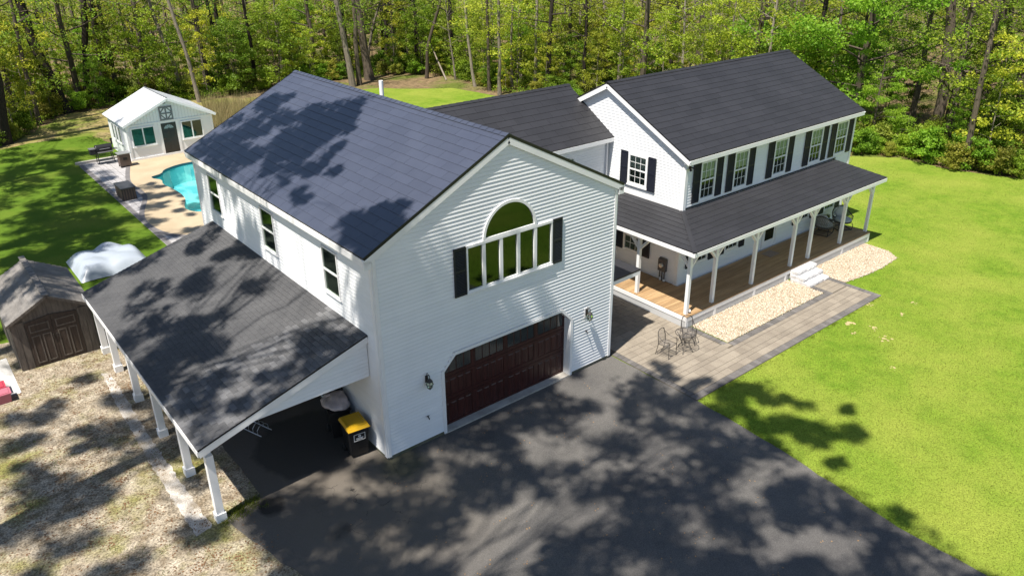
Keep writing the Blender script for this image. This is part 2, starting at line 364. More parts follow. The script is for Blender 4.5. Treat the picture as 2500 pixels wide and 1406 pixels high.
sheet('lawn', ragged(LAWN_F, 0.05, 0.8), 0.012, 'lawn', label='bright mown front lawn running behind the house')
LAWN_L = [(-40, 15), (-8, 15.2), (-3.6, 13.6), (0.5, 13.2), (0.6, 21), (0.6, 38.8), (3.6, 38.9), (3.6, 43), (3.0, 46.5), (-1, 47), (-7, 45), (-40, 42)]
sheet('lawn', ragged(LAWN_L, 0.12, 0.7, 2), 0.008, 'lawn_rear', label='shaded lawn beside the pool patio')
ROUGH = [(-40, 42), (-7, 44.5), (-2.5, 46), (2.0, 45.5), (9.5, 42), (14, 46), (17.5, 46), (18, 51), (14.5, 53.5), (9, 55.4), (3.6, 55.6), (1.2, 52.6), (-2, 47.8), (-12, 46.2), (-40, 45)]
mat('rough', (0.215, 0.195, 0.060), (0.28, 0.215, 0.11), scale=0.9, rough=1.0, spec=0.05, fine=0.3, fscale=20, c3=(0.13, 0.165, 0.03), scale3=0.3, w3=(0.45, 0.6), bump=0.6, bscale=20)
sheet('rough_grass', ragged(ROUGH, 0.25, 0.8, 8), 0.005, 'rough', label='yellowish rough grass fringe below the woods')
YARD = [(-40, 15.1), (-8, 15.3), (-3.6, 13.7), (-3.2, 12), (-3.3, 1.0), (-4.4, 0.6), (-4.2, -0.6), (-3.9, -1.7), (-3.7, -2.5), (-3.1, -5), (-2.4, -14), (-1, -40), (-40, -40)]
sheet('yard', ragged(YARD, 0.10, 0.6, 3), 0.016, 'yard', label='bare dirt and gravel side yard with moss')
DRIVE = [(-3.4, 12.0), (-3.42, 1.0), (-4.5, 0.55), (-4.25, -0.6), (-4.02, -1.7), (-3.8, -2.5), (-3.2, -5), (-2.5, -14), (-1.5, -40), (9, -40), (8.55, -14), (8.5, -11.6), (8.5, -10.6), (8.64, -9.5), (8.8, -8.2), (9.0, -6.6), (9.1, -5.2), (9.15, -3.72), (9.10, 0.25), (8.8, 0.25), (8.8, 12)]
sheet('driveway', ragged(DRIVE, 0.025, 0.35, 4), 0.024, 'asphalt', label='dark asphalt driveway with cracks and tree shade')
STRIP = [(-5.30, 0.45), (-4.86, 0.55), (-4.90, 3.0), (-4.92, 6), (-4.86, 10.2), (-5.12, 10.4), (-5.22, 8.2), (-5.30, 5.4), (-5.32, 3)]
sheet('gravel_strip', ragged(STRIP, 0.035, 0.12, 5), 0.021, 'crushed', label='pale crushed stone drip line along carport posts')
bs = MB()
for px, py, r in ((2075, 790, .35), (2120, 745, .22), (2205, 770, .18), (2155, 825, .28), (2085, 815, .15), (2230, 740, .16), (2180, 900, .14), (2130, 800, .2)):
    c = onz(px, py)
    for _ in range(7):
        cx, cy, q = c.x+R.gauss(0, r*.5), c.y+R.gauss(0, r*.4), r*R.uniform(.12, .34); n = 8; ph = R.random()*6
        bs.poly([(cx+q*R.uniform(.4, 1.3)*math.cos(ph+k*6.283/n), cy+q*R.uniform(.4, 1.2)*math.sin(ph+k*6.283/n), 0.016+.0004*len(bs.f)%.004) for k in range(n)])
kind(bs.build('bare_soil_patch', 'bare'), 'stuff', 'small tan bare spots in the front lawn')

# ------------------------------------------------------------------ building helpers
def fy(c, s=-1): return lambda u, o, z: (u, c+s*o, z)       # wall in plane y=c facing s*y
def fx(c, s=-1): return lambda u, o, z: (c+s*o, u, z)       # wall in plane x=c facing s*x
COURSE = 0.1165
def cutlist(iv, ops, z0, z1):
    zm = (z0+z1)/2
    for o in ops:
        g = o(zm)
        if not g: continue
        n = []
        for a, b in iv:
            if g[1] <= a or g[0] >= b: n.append((a, b)); continue
            if g[0]-a > 0.01: n.append((a, g[0]))
            if b-g[1] > 0.01: n.append((g[1], b))
        iv = n
    return iv
def rect(u0, u1, z0, z1): return lambda z: (u0, u1) if z0 < z < z1 else None
def siding(parent, T, z0, z1, lo, hi, ops=(), m='siding', k=1.0):
    """one object per lapped course; lo/hi give the wall's ends at height z"""
    z = z0
    while z < z1-0.02:
        zt = min(z+COURSE, z1)
        a0, b0, a1, b1 = lo(z), hi(z), lo(zt), hi(zt)
        if b0-a0 < 0.05: break
        for a, b in cutlist([(min(a0, a1), max(b0, b1))], ops, z, zt):
            la, lb = max(a, a0), min(b, b0); ta, tb = max(a, a1), min(b, b1)
            if lb-la < 0.01: continue
            if tb < ta: ta = tb = (ta+tb)/2
            zq = z+(zt-z)*.68; f = (zt-zq)/(zt-z); qa, qb = ta+(la-ta)*f, tb+(lb-tb)*f
            mb = MB(T); i = [mb.pt(p) for p in ((ta, .001, zt), (tb, .001, zt), (qb, .022*k, zq), (qa, .022*k, zq), (lb, .037*k, z), (la, .037*k, z), (lb, 0, z-.002), (la, 0, z-.002))]
            mb.f += [[i[0], i[1], i[2], i[3]], [i[3], i[2], i[4], i[5]], [i[5], i[4], i[6], i[7]]]
            mb.build('siding_board', m, parent)
        z = zt
def window(parent, T, u0, u1, z0, z1, grid=(3, 2), blind=0.0, fw=0.06, glass='glass', double=True, sill=True, frame='trim'):
    w = MB(T)
    w.box(u0, u0+fw, 0, 0.07, z0, z1).box(u1-fw, u1, 0, 0.07, z0, z1).box(u0+fw, u1-fw, 0, 0.072, z1-fw, z1).box(u0+fw, u1-fw, 0, 0.072, z0, z0+fw)
    zm = (z0+z1)/2
    if double: w.box(u0+fw, u1-fw, 0.003, 0.055, zm-0.03, zm+0.03)
    if sill: w.box(u0-0.03, u1+0.03, 0.001, 0.085, z0-0.045, z0-0.002)
    o = w.build('window', frame, parent)
    MB(T).box(u0+fw, u1-fw, 0.0035, 0.006, z0+fw, z1-fw).build('room_dark_sheet', 'dark_in', o)  # flat sheet on the wall, the room's darkness is painted on it
    if blind: MB(T).box(u0+fw+0.01, u1-fw-0.01, 0.009, 0.012, z1-fw-blind, z1-fw).build('blind', 'blind', o)
    for a, b, oo in (((z0+fw, zm-0.03, 0.024), (zm+0.03, z1-fw, 0.036)) if double else ((z0+fw, z1-fw, 0.03),)):
        MB(T).pane(u0+fw, u1-fw, a, b, oo+.002).build('pane', glass, o)
        if grid:
            g = MB(T); nx, nz = grid
            for i in range(1, nx): uu = u0+fw+(u1-u0-2*fw)*i/nx; g.box(uu-0.009, uu+0.009, oo+0.005, oo+0.014, a, b)
            for i in range(1, nz): zz = a+(b-a)*i/nz; g.box(u0+fw, u1-fw, oo+0.0055, oo+0.0135, zz-0.009, zz+0.009)
            g.build('muntin_grid', frame, o)
    return o
def shutter(parent, T, u0, u1, z0, z1):
    s = MB(lambda u, o, z: T(u, o+.028, z)); f = 0.045
    s.box(u0, u0+f, 0.012, 0.048, z0, z1).box(u1-f, u1, 0.012, 0.048, z0, z1)
    zm = z0+(z1-z0)*0.52
    for a, b in ((z0, z0+0.07), (zm-0.035, zm+0.035), (z1-0.07, z1)): s.box(u0+f, u1-f, 0.012, 0.047, a, b)
    for a, b in ((z0+0.07, zm-0.035), (zm+0.035, z1-0.07)):
        n = int((b-a)/0.045); h = (b-a)/n
        for i in range(n): s.hexa([(u0+f, 0.013, a+i*h+h*.45), (u1-f, 0.013, a+i*h+h*.45), (u1-f, 0.040, a+i*h), (u0+f, 0.040, a+i*h), (u0+f, 0.013, a+i*h+h*.95), (u1-f, 0.013, a+i*h+h*.95), (u1-f, 0.040, a+i*h+h*.5), (u0+f, 0.040, a+i*h+h*.5)])
    return s.build('shutter', 'shutter', parent)
def tiles(parent, O, u, v, Lu, rows, ex, tw, m, lim=None, cap=300, thick=0.012, name='shingle', seed=1, drop=None):
    r = random.Random(seed); O, u, v = Vector(O), Vector(u).normalized(), Vector(v).normalized(); n = u.cross(v)
    if n.z < 0: n = -n
    M3 = Matrix((u, v, n)).transposed()
    g = 0.0035; shared = {}; items = []
    for k in range(rows):
        v0 = k*ex; v1 = v0+ex+0.02; a = -tw*((k*0.5) % 1.0)-tw*0.13*r.random()
        L0, R0 = lim(v0) if lim else (0, Lu); L1, R1 = lim(v1) if lim else (0, Lu)
        while a < Lu:
            b = a+tw; A, B = a+g, b-g; a = b
            if B <= min(L0, L1) or A >= max(R0, R1): continue
            c = (max(A, L0), min(B, R0), max(A, L1), min(B, R1))
            full = c == (A, B, A, B)
            if not full:
                if c[1]-c[0] < 0.02 and c[3]-c[2] < 0.02: continue
                c = (c[0], max(c[0]+.002, c[1]), c[2], max(c[2]+.002, c[3])) if c[0] < R0 else c
            items.append((O+u*A+v*v0, v0, c, A, full))
    items.sort(key=lambda t: (t[0]-CAM).length)
    def geom(mb, c, A):
        t = thick
        mb.hexa([(c[0]-A, 0, .002), (c[1]-A, 0, .002), (c[3]-A, ex+.02, .001), (c[2]-A, ex+.02, .001),
                 (c[0]-A, 0, .003+t), (c[1]-A, 0, .003+t), (c[3]-A, ex+.02, .003), (c[2]-A, ex+.02, .003)])
    rest = MB()
    for i, (P, v0, c, A, full) in enumerate(items):
        Mx = Matrix.Translation(P) @ M3.to_4x4()
        if i < cap:
            if full:
                if 'm' not in shared:
                    mb = MB(); geom(mb, c, A); shared['m'] = mb.mesh(name)
                me = shared['m']
            else:
                mb = MB(); geom(mb, c, A); me = mb.mesh(name)
            o = link(name, me, m, parent); o.matrix_basis = Mx
        else:
            s = len(rest.v); mb = MB(); geom(mb, c, A)
            rest.v += [tuple(Mx @ Vector(p)) for p in mb.v]; rest.f += [[s+j for j in f] for f in mb.f]
    if rest.f: kind(rest.build(name+'_field', m, parent), 'stuff')
def ridgecaps(parent, a, b, s0, s1, m, step=0.30):
    a, b = Vector(a), Vector(b); L = (b-a).length; n = int(L/step); d = (b-a)/n
    for i in range(n):
        p, q = a+d*i, a+d*(i+1)*1.0+d*0.08; up = Vector((0, 0, 0.012+0.006)); w = 0.14
        mb = MB(); s0v, s1v = Vector(s0).normalized()*w, Vector(s1).normalized()*w
        for s in (s0v, s1v):
            lo0, lo1 = Vector((0, 0, .030)), Vector((0, 0, .016)); th = Vector((0, 0, .012))
            mb.hexa([p+lo0, p+s+lo0, q+s+lo1, q+lo1, p+lo0+th, p+s+lo0+th, q+s+lo1+th, q+lo1+th])
        mb.build('ridge_cap', m, parent)

# ------------------------------------------------------------------ garage
W, L, HE, HR, OV, OF = 8.95, 13.12, 6.36, 8.727, 0.24, 0.085
SL = (HR-HE)/(W/2+OV)
def gtop(x): return HE+SL*(min(x, W-x)+OV)-0.10       # underside of roof
ga = thing('garage', 'tall white clapboard garage with an arched window above a dark red door', 'garage', (W/2, L/2, 0), world=True)
DX0, DX1, DZ, CH = 2.02, 7.03, 2.58, 0.42
wl = MB()       # wall cores, front wall with the door opening
y1 = 0.25
wl.box(0.02, DX0, 0.0, y1, 0, HE).box(DX1, W-0.02, 0, y1, 0, HE).box(DX0, DX1, 0, y1, DZ, HE)
for s, xa in ((1, DX0), (-1, DX1)):
    wl.hexa([(xa, 0, DZ-CH), (xa, y1, DZ-CH), (xa, y1, DZ), (xa, 0, DZ), (xa+s*0.001, 0, DZ-CH), (xa+s*0.001, y1, DZ-CH), (xa+s*CH, y1, DZ), (xa+s*CH, 0, DZ)])
i = [wl.pt(p) for p in ((0.02, 0, HE), (W-0.02, 0, HE), (W/2, 0, gtop(W/2)), (0.02, y1, HE), (W-0.02, y1, HE), (W/2, y1, gtop(W/2)))]
wl.f += [[i[0], i[1], i[2]], [i[5], i[4], i[3]], [i[1], i[4], i[5], i[2]], [i[3], i[0], i[2], i[5]]]
front = wl.build('front_wall', 'siding', ga)
lw = MB().box(0.0, 0.22, y1, L, 0.0, HE-0.02).build('side_wall', 'siding', ga)
rw = MB().box(W-0.22, W, y1, L, 0.0, HE-0.02).build('side_wall', 'siding', ga)
bk = MB().box(0.22, W-0.22, L-0.22, L, 0, HE)
i = [bk.pt(p) for p in ((0.1, L-0.22, HE), (W-0.1, L-0.22, HE), (W/2, L-0.22, gtop(W/2)), (0.1, L, HE), (W-0.1, L, HE), (W/2, L, gtop(W/2)))]
bk.f += [[i[0], i[1], i[2]], [i[5], i[4], i[3]], [i[1], i[4], i[5], i[2]], [i[3], i[0], i[2], i[5]]]
bk.build('rear_wall', 'siding', ga)
MB().box(-0.012, DX0-0.1, -0.012, 0.0, -0.02, 0.145).box(DX1+0.1, W+0.012, -0.012, 0.0, -0.02, 0.145).box(-0.012, 0.0, 0.0, L, -0.02, 0.145).each('foundation', 'found', ga)
WX0, WX1, WZ0, WZ1 = 2.93, 6.15, 4.42, 5.80
AR, AX, AZ = 0.985, 4.515, 5.86
def archop(z):
    if AZ-0.1 < z < AZ+AR: return (AX-math.sqrt(max(0, AR**2-max(0, z-AZ)**2)), AX+math.sqrt(max(0, AR**2-max(0, z-AZ)**2)))
def doorop(z):
    if z < DZ+0.09:
        c = max(0, z-(DZ-CH)-0.02); return (DX0-0.1+min(c, CH+.02), DX1+0.1-min(c, CH+.02))
siding(front, fy(0), 0.15, HR-0.2, lambda z: max(0.0, (z-(HE-0.10))/SL-OV), lambda z: min(W, W-((z-(HE-0.10))/SL-OV)),
       [rect(WX0, WX1, WZ0, WZ1+0.06), archop, doorop])
LWIN = [(10.70, 11.72), (6.04, 7.04), (1.84, 2.76)]
siding(lw, fx(0), 0.15, HE-0.24, lambda z: 0.0, lambda z: L, [rect(a, b, 4.40, 5.84) for a, b in LWIN])
ct = MB()
for x, s in ((0.0, 1), (W, -1)):
    ct.box(min(x, x+s*0.10), max(x, x+s*0.10), -0.050, -0.002, 0.12, HE-0.14)
ct.box(-0.050, -0.002, -0.026, 0.10, 0.12, HE-0.2).box(-0.050, -0.002, L-0.1, L+0.02, 0.12, HE-0.2).box(W+.002, W+0.050, -0.026, 0.1, 0.12, HE-0.2)
ct.each('corner_trim', 'trim', ga)
# roof
UL, UR = Vector((-math.cos(math.atan(SL)), 0, -math.sin(math.atan(SL)))), Vector((math.cos(math.atan(SL)), 0, -math.sin(math.atan(SL))))
ya, yb = -OF, L+OF
for side in (0, 1):
    xe = -OV if side == 0 else W+OV
    P = [(xe, ya, HE), (xe, yb, HE), (W/2, yb, HR), (W/2, ya, HR)]
    ro = MB().slab(P if side else P[::-1], 0.05).build('roof_slope', 'black_edge', ga)
    Ls = math.hypot(W/2+OV, HR-HE); rows = 17
    if side == 0: tiles(ro, (-OV, yb, HE), (0, -1, 0), -UL, yb-ya, rows, Ls/rows, 0.92, 'roof_blue', seed=3)
    else: tiles(ro, (W+OV, ya, HE), (0, 1, 0), -UR, yb-ya, rows, Ls/rows, 0.92, 'roof_blue', seed=4, cap=0)
    if side == 0: ridgecaps(ro, (W/2, ya, HR), (W/2, yb, HR), UL, UR, 'roof_blue')
rk = MB()
for y, s in ((ya, 1), (yb, -1)):
    for xe in (-OV, W+OV): rk.beam((xe, y+s*0.018, HE-0.155), (W/2, y+s*0.018, HR-0.155), 0.034, 0.20)
rk.each('rake_board', 'trim', ga)
de = MB()
for y, s in ((ya-.004, 1), (yb+.004, -1)):
    for xe in (-OV, W+OV): de.beam((xe, y+s*0.008, HE-0.022), (W/2, y+s*0.008, HR-0.022), 0.016, 0.085)
de.each('drip_edge', 'black_edge', ga)
fa = MB().box(-OV-0.018, -OV, ya+0.03, yb-.03, HE-0.23, HE-0.045).box(W+OV, W+OV+0.018, ya+.03, yb-.03, HE-0.23, HE-0.045)
fa.box(-OV, -0.03, ya+0.04, yb-.04, HE-0.235, HE-0.215).box(W+.03, W+OV, ya+.04, yb-.04, HE-0.235, HE-0.215)
fa.box(-OV-0.02, -0.03, ya+0.001, ya+0.035, HE-0.33, HE-0.10).box(W+.03, W+OV+0.02, ya+0.001, ya+0.035, HE-0.33, HE-0.10)
fa.each('fascia', 'trim', ga)
so_ = MB()
for y in (ya+0.05, L+0.02):
    for xe, xo in ((-OV, 0), (W+OV, 0)): so_.beam((xe, y+.04, HE-0.09), (W/2, y+.04, HR-0.09), 0.075, 0.012)
so_.each('soffit', 'trim', ga)
vp = MB().tube([(7.05, 11.1, 7.2), (7.05, 11.1, 8.32)], 0.085, 12).build('vent_pipe', 'trim', ga)
# big window
T = fy(0)
bw = MB(T); fw = 0.055
mul = [WX0, 3.545, 4.17, 4.82, 5.47, WX1]
bw.box(WX0, WX1, 0.002, 0.075, WZ0, WZ0+fw).box(WX0, WX1, 0.002, 0.075, WZ1-0.03, WZ1+0.05)
for k, u in enumerate(mul):
    a, b = (u, u+fw) if k == 0 else ((u-fw, u) if k == 5 else (u-0.055, u+0.055)); bw.box(a, b, 0.003, 0.070, WZ0+fw, WZ1-0.03)
bw.box(WX0-0.02, WX1+0.02, 0.001, 0.095, WZ0-0.05, WZ0)
n = 28
for k in range(n):
    a0, a1 = math.pi*k/n, math.pi*(k+1)/n
    c = [(AX+r*math.cos(a), o, AZ+r*math.sin(a)) for o in (0.002, 0.072) for (r, a) in ((AR-0.075, a0), (AR+0.01, a0), (AR+0.01, a1), (AR-0.075, a1))]
    bw.hexa(c)
bw.box(AX-AR, AX+AR, 0.004, 0.071, WZ1+0.05, AZ+0.05)
bwo = bw.build('arched_window', 'trim', ga)
rr = MB(T).box(WX0+fw, WX1-fw, 0.0035, 0.006, WZ0+fw, WZ1-0.03)
rr.poly([(AX+(AR-.07)*math.cos(math.pi*k/24), 0.006, AZ+(AR-.07)*math.sin(math.pi*k/24)) for k in range(25)])
rr.build('room_dark_sheet', 'dark_in', bwo)  # dark sheets behind the glass, painted as an unlit interior without depth
for k in range(5):
    a = mul[k]+(fw if k == 0 else 0.055); b = mul[k+1]-(fw if k == 4 else 0.055)
    MB(T).pane(a, b, WZ0+fw, WZ1-0.03, 0.024).build('pane', 'glass_big', bwo)
gp = MB(T); ring = [(AX+(AR-.075)*math.cos(math.pi*k/28), 0.028, AZ+.05+(AR-.125)*math.sin(math.pi*k/28)) for k in range(29)]
gp.poly(ring); gp.build('fan_pane', 'glass_big', bwo)
shutter(ga, T, 2.50, 2.91, 4.39, 5.86); shutter(ga, T, 6.17, 6.55, 4.39, 5.86)
for a, b in LWIN: window(ga, fx(0), a, b, 4.42, 5.82, None, fw=.04)
# garage door
dm = MB().box(DX0-0.05, DX1+0.05, 0.262, 0.30, 0.03, DZ+0.05)
TD = fy(0.262)
gdo = dm.build('garage_door', 'door_red', ga)
secs = [(0.05, 0.93), (0.96, 1.74), (1.77, DZ+0.03)]
cw = (DX1-DX0)/4
st = MB(TD)
for k in range(3):       # section rails
    z0, z1 = secs[k]; st.box(DX0-.04, DX1+.04, 0.0, 0.012, z0, z0+0.10).box(DX0-.04, DX1+.04, 0.0, 0.012, z1-0.09, z1)
    for c in range(5): xx = DX0+c*cw; st.box(xx-0.075, xx+0.075, 0.0, 0.0118, z0+0.10, z1-0.09)
st.each('door_rail', 'door_red', gdo)
for c in range(4):
    for k in range(2):
        z0, z1 = secs[k][0]+0.10, secs[k][1]-0.09; x0, x1 = DX0+c*cw+0.075, DX0+(c+1)*cw-0.075; q = (x1-x0)/4
        for j in range(4):
            a, b = x0+j*q+0.03, x0+(j+1)*q-0.03
            MB(TD).hexa([(a, 0, z0+.03), (b, 0, z0+.03), (b, 0, z1-.03), (a, 0, z1-.03), (a+.035, .016, z0+.065), (b-.035, .016, z0+.065), (b-.035, .016, z1-.065), (a+.035, .016, z1-.065)]).build('panel', 'door_red', gdo)
    z0, z1 = secs[2][0]+0.10, secs[2][1]-0.09; x0, x1 = DX0+c*cw+0.075, DX0+(c+1)*cw-0.075; q = (x1-x0)/4
    for j in range(4):
        MB(TD).box(x0+j*q+.018, x0+(j+1)*q-.018, 0.001, 0.005, z0+.02, z1-.01).build('window_pane', 'glass_dark', gdo)
tr = MB()
tr.box(DX0-0.1, DX0, -0.05, -0.002, 0.06, DZ-CH).box(DX1, DX1+0.1, -0.05, -0.002, 0.06, DZ-CH).box(DX0+CH-0.02, DX1-CH+0.02, -0.05, -0.002, DZ, DZ+0.1)
for s, xa in ((1, DX0), (-1, DX1)):
    tr.hexa([(xa-s*.1, -.049, DZ-CH), (xa, -.049, DZ-CH), (xa+s*CH, -.049, DZ), (xa+s*(CH-.04), -.049, DZ+.1), (xa-s*.1, -.003, DZ-CH), (xa, -.003, DZ-CH), (xa+s*CH, -.003, DZ), (xa+s*(CH-.04), -.003, DZ+.1)])
    tr.box(min(xa, xa+s*.012), max(xa, xa+s*.012), -0.001, 0.26, 0.06, DZ-CH)
tr.each('door_casing', 'trim', ga)
MB().box(DX0-0.09, DX1+0.09, -0.04, 0.262, 0.0, 0.075).build('door_sill', 'conc', ga)

# passage roof on the garage's far side
pr = thing('passage_roof', 'low dark shingled lean-to roof between the garage and side porch', 'roof', (10.3, 3.2, 0), world=True)
P = [(8.98, 1.08, 2.20), (11.62, 1.08, 2.27), (11.62, 5.6, 2.27), (8.98, 5.6, 2.20)]
pro = MB().slab(P, 0.05).build('roof_deck', 'black_edge', pr)
vv = Vector((8.98-11.62, 0, -0.07)); tiles(pro, (11.62, 1.08, 2.27), (0, 1, 0), vv, 4.5, 7, vv.length/7, 0.92, 'roof_char', seed=9)
MB().beam((8.98, 1.10, 2.07), (11.60, 1.10, 2.14), 0.03, 0.15).beam((11.6, 1.1, 2.13), (11.6, 5.6, 2.13), 0.03, 0.15).each('fascia', 'trim', pr)
for y in (1.9, 4.8): MB().beam((9.0, y, 2.08), (11.4, y, 2.15), .06, .08).build('bracket', 'trim', pr)

# ------------------------------------------------------------------ carport
cp = thing('carport', 'open carport lean-to on white posts along the garage', 'carport', (-2.4, 6.3, 0), world=True)
CX, CZ0, CZ1, CY0, CY1 = -4.85, 2.40, 3.89, 0.50, 12.03
cr = MB().slab([(CX, CY1, CZ0), (CX, CY0, CZ0), (-0.02, CY0, CZ1), (-0.02, CY1, CZ1)], 0.045).build('roof_slope', 'black_edge', cp)
vv = Vector((-0.02-CX, 0, CZ1-CZ0)); rows = 34
tiles(cr, (CX, CY1, CZ0), (0, -1, 0), vv, CY1-CY0, rows, vv.length/rows, 0.315, 'roof_asph', seed=5, thick=0.016)
T = fy(0.60)
sz = lambda x: CZ0+(x-CX)*(CZ1-CZ0)/(-0.02-CX)
gpn = MB()
gpn.poly([(-3.7, 0.605, 2.575), (-0.03, 0.605, 2.575), (-0.03, 0.605, sz(-0.03)-.05), (-4.7, 0.605, sz(-4.7)-.05), (-4.7, 0.605, 2.25), (-4.35, 0.605, 2.30)])
gpo = gpn.build('gable_panel', 'siding', cp)
siding(gpo, T, 2.58, 3.72, lambda z: max(-3.7, -4.85+(z+0.26-CZ0)/((CZ1-CZ0)/4.83)), lambda z: -0.05)
MB().beam((CX, CY0+0.02, CZ0-0.14), (-0.03, CY0+0.02, CZ1-0.14), 0.03, 0.20).beam((CX, CY0+.1, CZ0-.155), (-0.03, CY0+.1, CZ1-.155), 0.13, 0.02).each('rake_board', 'trim', cp)
MB().box(CX-0.018, CX, CY0+0.01, CY1-.01, CZ0-0.20, CZ0-0.035).each('fascia', 'trim', cp)
MB().box(-4.67, -4.51, 0.72, CY1-0.1, 2.05, 2.27).build('eave_beam', 'trim', cp)
MB().hexa([(-4.72, 0.60, 2.08), (-4.72, 0.72, 2.08), (-4.35, .72, 2.28), (-4.35, .60, 2.28), (-4.72, .60, 2.3), (-4.72, .72, 2.3), (-3.68, .72, 2.62), (-3.68, .60, 2.62)]).build('knee_brace', 'trim', cp)
MB().box(-3.7, -0.03, 0.606, 0.74, 2.545, 2.60).build('tie_beam', 'trim', cp)
MB().beam((-.012, CY0, CZ1+.06), (-.012, CY1, CZ1+.06), 0.02, 0.12).each('flashing', 'trim', cp)
for y in (0.70, 3.05, 5.40, 7.86, 10.21, 11.85):
    p = MB().box(-4.685, -4.495, y-0.095, y+0.095, 0.02, 2.05).build('post', 'trim', cp)
    MB().box(-4.72, -4.46, y-0.13, y+0.13, 0.01, 0.26).build('post_base', 'trim', p)
for k in range(19):
    y = 0.95+k*0.61; MB().beam((CX+0.1, y, CZ0-0.13), (-0.03, y, CZ1-0.16), 0.045, 0.15).build('rafter', 'trim', cp)

# ------------------------------------------------------------------ wing between garage and house
wg = thing('connecting_wing', 'white wing with dark shingle roof joining garage and house', 'house wing', (11.7, 8.2, 0), world=True)
EY, EZ, RY, RZ = 5.45, 5.90, 8.25, 7.64
ws = (RZ-EZ)/(RY-EY)
MB().box(W+.01, 14.53, 5.78, 10.7, 0, EZ+0.1).build('wing_core', 'siding', wg)
wf = MB(fy(5.775)).box(W+.02, 14.52, 0, 0.004, 0, 5.85).build('front_wall', 'siding', wg)
siding(wf, fy(5.77), 2.6, 5.75, lambda z: W+.03, lambda z: 14.5)
o = MB(fy(5.76))
for k in range(20):
    a0, a1 = math.pi*k/20, math.pi*(k+1)/20
    o.hexa([(12.25+r*math.cos(a), d, 4.95+r*math.sin(a)) for d in (0.0, 0.05) for (r, a) in ((0.40, a0), (0.48, a0), (0.48, a1), (0.40, a1))])
o.box(11.77, 12.73, 0, 0.05, 4.87, 4.95)
fo = o.build('fan_window', 'trim', wg)
MB(fy(5.76)).poly([(12.25+.41*math.cos(math.pi*k/20), 0.02, 4.95+.41*math.sin(math.pi*k/20)) for k in range(21)]).build('pane', 'glass_big', fo)
Ls = math.hypot(RY-EY, RZ-EZ); vf = Vector((0, RY-EY, RZ-EZ)); vb = Vector((0, EY-RY, RZ-EZ))
rf = MB().slab([(6.5, RY, RZ), (6.5, EY, EZ), (14.54, EY, EZ), (14.54, RY, RZ)], 0.05).build('roof_slope', 'black_edge', wg)
glim = lambda v: ((W/2+(HR-(EZ+v*(RZ-EZ)/Ls))/SL)-6.5, 8.04)
tiles(rf, (6.5, EY, EZ), (1, 0, 0), vf, 8.04, 10, Ls/10, 0.92, 'roof_char', lim=glim, seed=6)
rb = MB().slab([(6.5, 2*RY-EY, EZ), (6.5, RY, RZ), (14.54, RY, RZ), (14.54, 2*RY-EY, EZ)], 0.05).build('roof_slope', 'black_edge', wg)
ridgecaps(rf, (6.9, RY, RZ), (14.54, RY, RZ), -vf, -vb, 'roof_char', 0.34)
MB().box(W+.1, 14.52, EY-0.016, EY, EZ-0.19, EZ-0.03).box(W+.1, 14.52, EY, 5.76, EZ-0.185, EZ-0.17).each('fascia', 'trim', wg)
MB().box(14.36, 14.44, 5.66, 5.745, 2.3, EZ-0.2).build('downspout', 'trim', wg)

# ------------------------------------------------------------------ main house
HX0, HX1, HY0, HY1, H2, HR2 = 14.545, 26.92, 1.67, 9.95, 5.82, 8.085
hs = (HR2-H2)/((HY1-HY0)/2+0.30)
ho = thing('house', 'two storey white clapboard house with black shutters and charcoal roof', 'house', ((HX0+HX1)/2, 5.8, 0), world=True)
hy = (HY0+HY1)/2
def core(x0, x1):
    b = MB().box(x0, x1, HY0, HY1, 0, H2)
    i = [b.pt(p) for p in ((x0, HY0, H2), (x0, HY1, H2), (x0, hy, HR2-0.1), (x1, HY0, H2), (x1, HY1, H2), (x1, hy, HR2-0.1))]
    b.f += [[i[0], i[2], i[1]], [i[3], i[4], i[5]], [i[0], i[3], i[5], i[2]], [i[1], i[2], i[5], i[4]]]; return b
core(HX0, HX1).build('wall_core', 'siding', ho)
gw = MB(fx(HX0)).box(HY0+.01, HY1-.01, 0.001, 0.003, 0.4, H2).build('gable_wall', 'siding', ho)
fwl = MB(fy(HY0)).box(HX0+.01, HX1-.01, 0.001, 0.003, 0.4, H2).build('front_wall', 'siding', ho)
T = fx(HX0-0.003)
siding(gw, T, 0.55, HR2-0.12, lambda z: max(HY0, hy-(HR2-0.14-z)/hs), lambda z: min(HY1, hy+(HR2-0.14-z)/hs),
       [rect(3.50, 4.58, 4.12, 5.50), rect(3.52, 4.62, 1.22, 2.6)], k=.45)
HW = [(15.41, 16.37), (17.56, 18.51), (20.35, 21.35), (23.14, 24.12), (25.28, 26.28)]
LW = [(15.42, 16.36), (17.50, 18.46), (23.06, 23.98), (25.24, 26.18)]
T2 = fy(HY0-0.003)
siding(fwl, T2, 0.55, H2-0.12, lambda z: HX0, lambda z: HX1, [rect(a, b, 3.9, 5.52) for a, b in HW]+[rect(a, b, 1.16, 2.7) for a, b in LW]+[rect(20.3, 21.42, 0.4, 2.75)], k=.6)
for a, b in HW:
    window(ho, T2, a, b, 3.92, 5.50, (3, 2), blind=0.62, fw=0.085); shutter(ho, T2, a-0.44, a-0.02, 3.90, 5.52); shutter(ho, T2, b+0.02, b+0.44, 3.90, 5.52)
for a, b in LW:
    window(ho, T2, a, b, 1.18, 2.68, (3, 2), blind=0.3, fw=0.085); shutter(ho, T2, a-0.44, a-0.02, 1.12, 2.7); shutter(ho, T2, b+0.02, b+0.44, 1.12, 2.7)
window(ho, T, 3.52, 4.56, 4.14, 5.46, (3, 2), blind=0.5, fw=0.10); shutter(ho, T, 3.10, 3.49, 4.08, 5.48); shutter(ho, T, 4.59, 4.97, 4.08, 5.48)
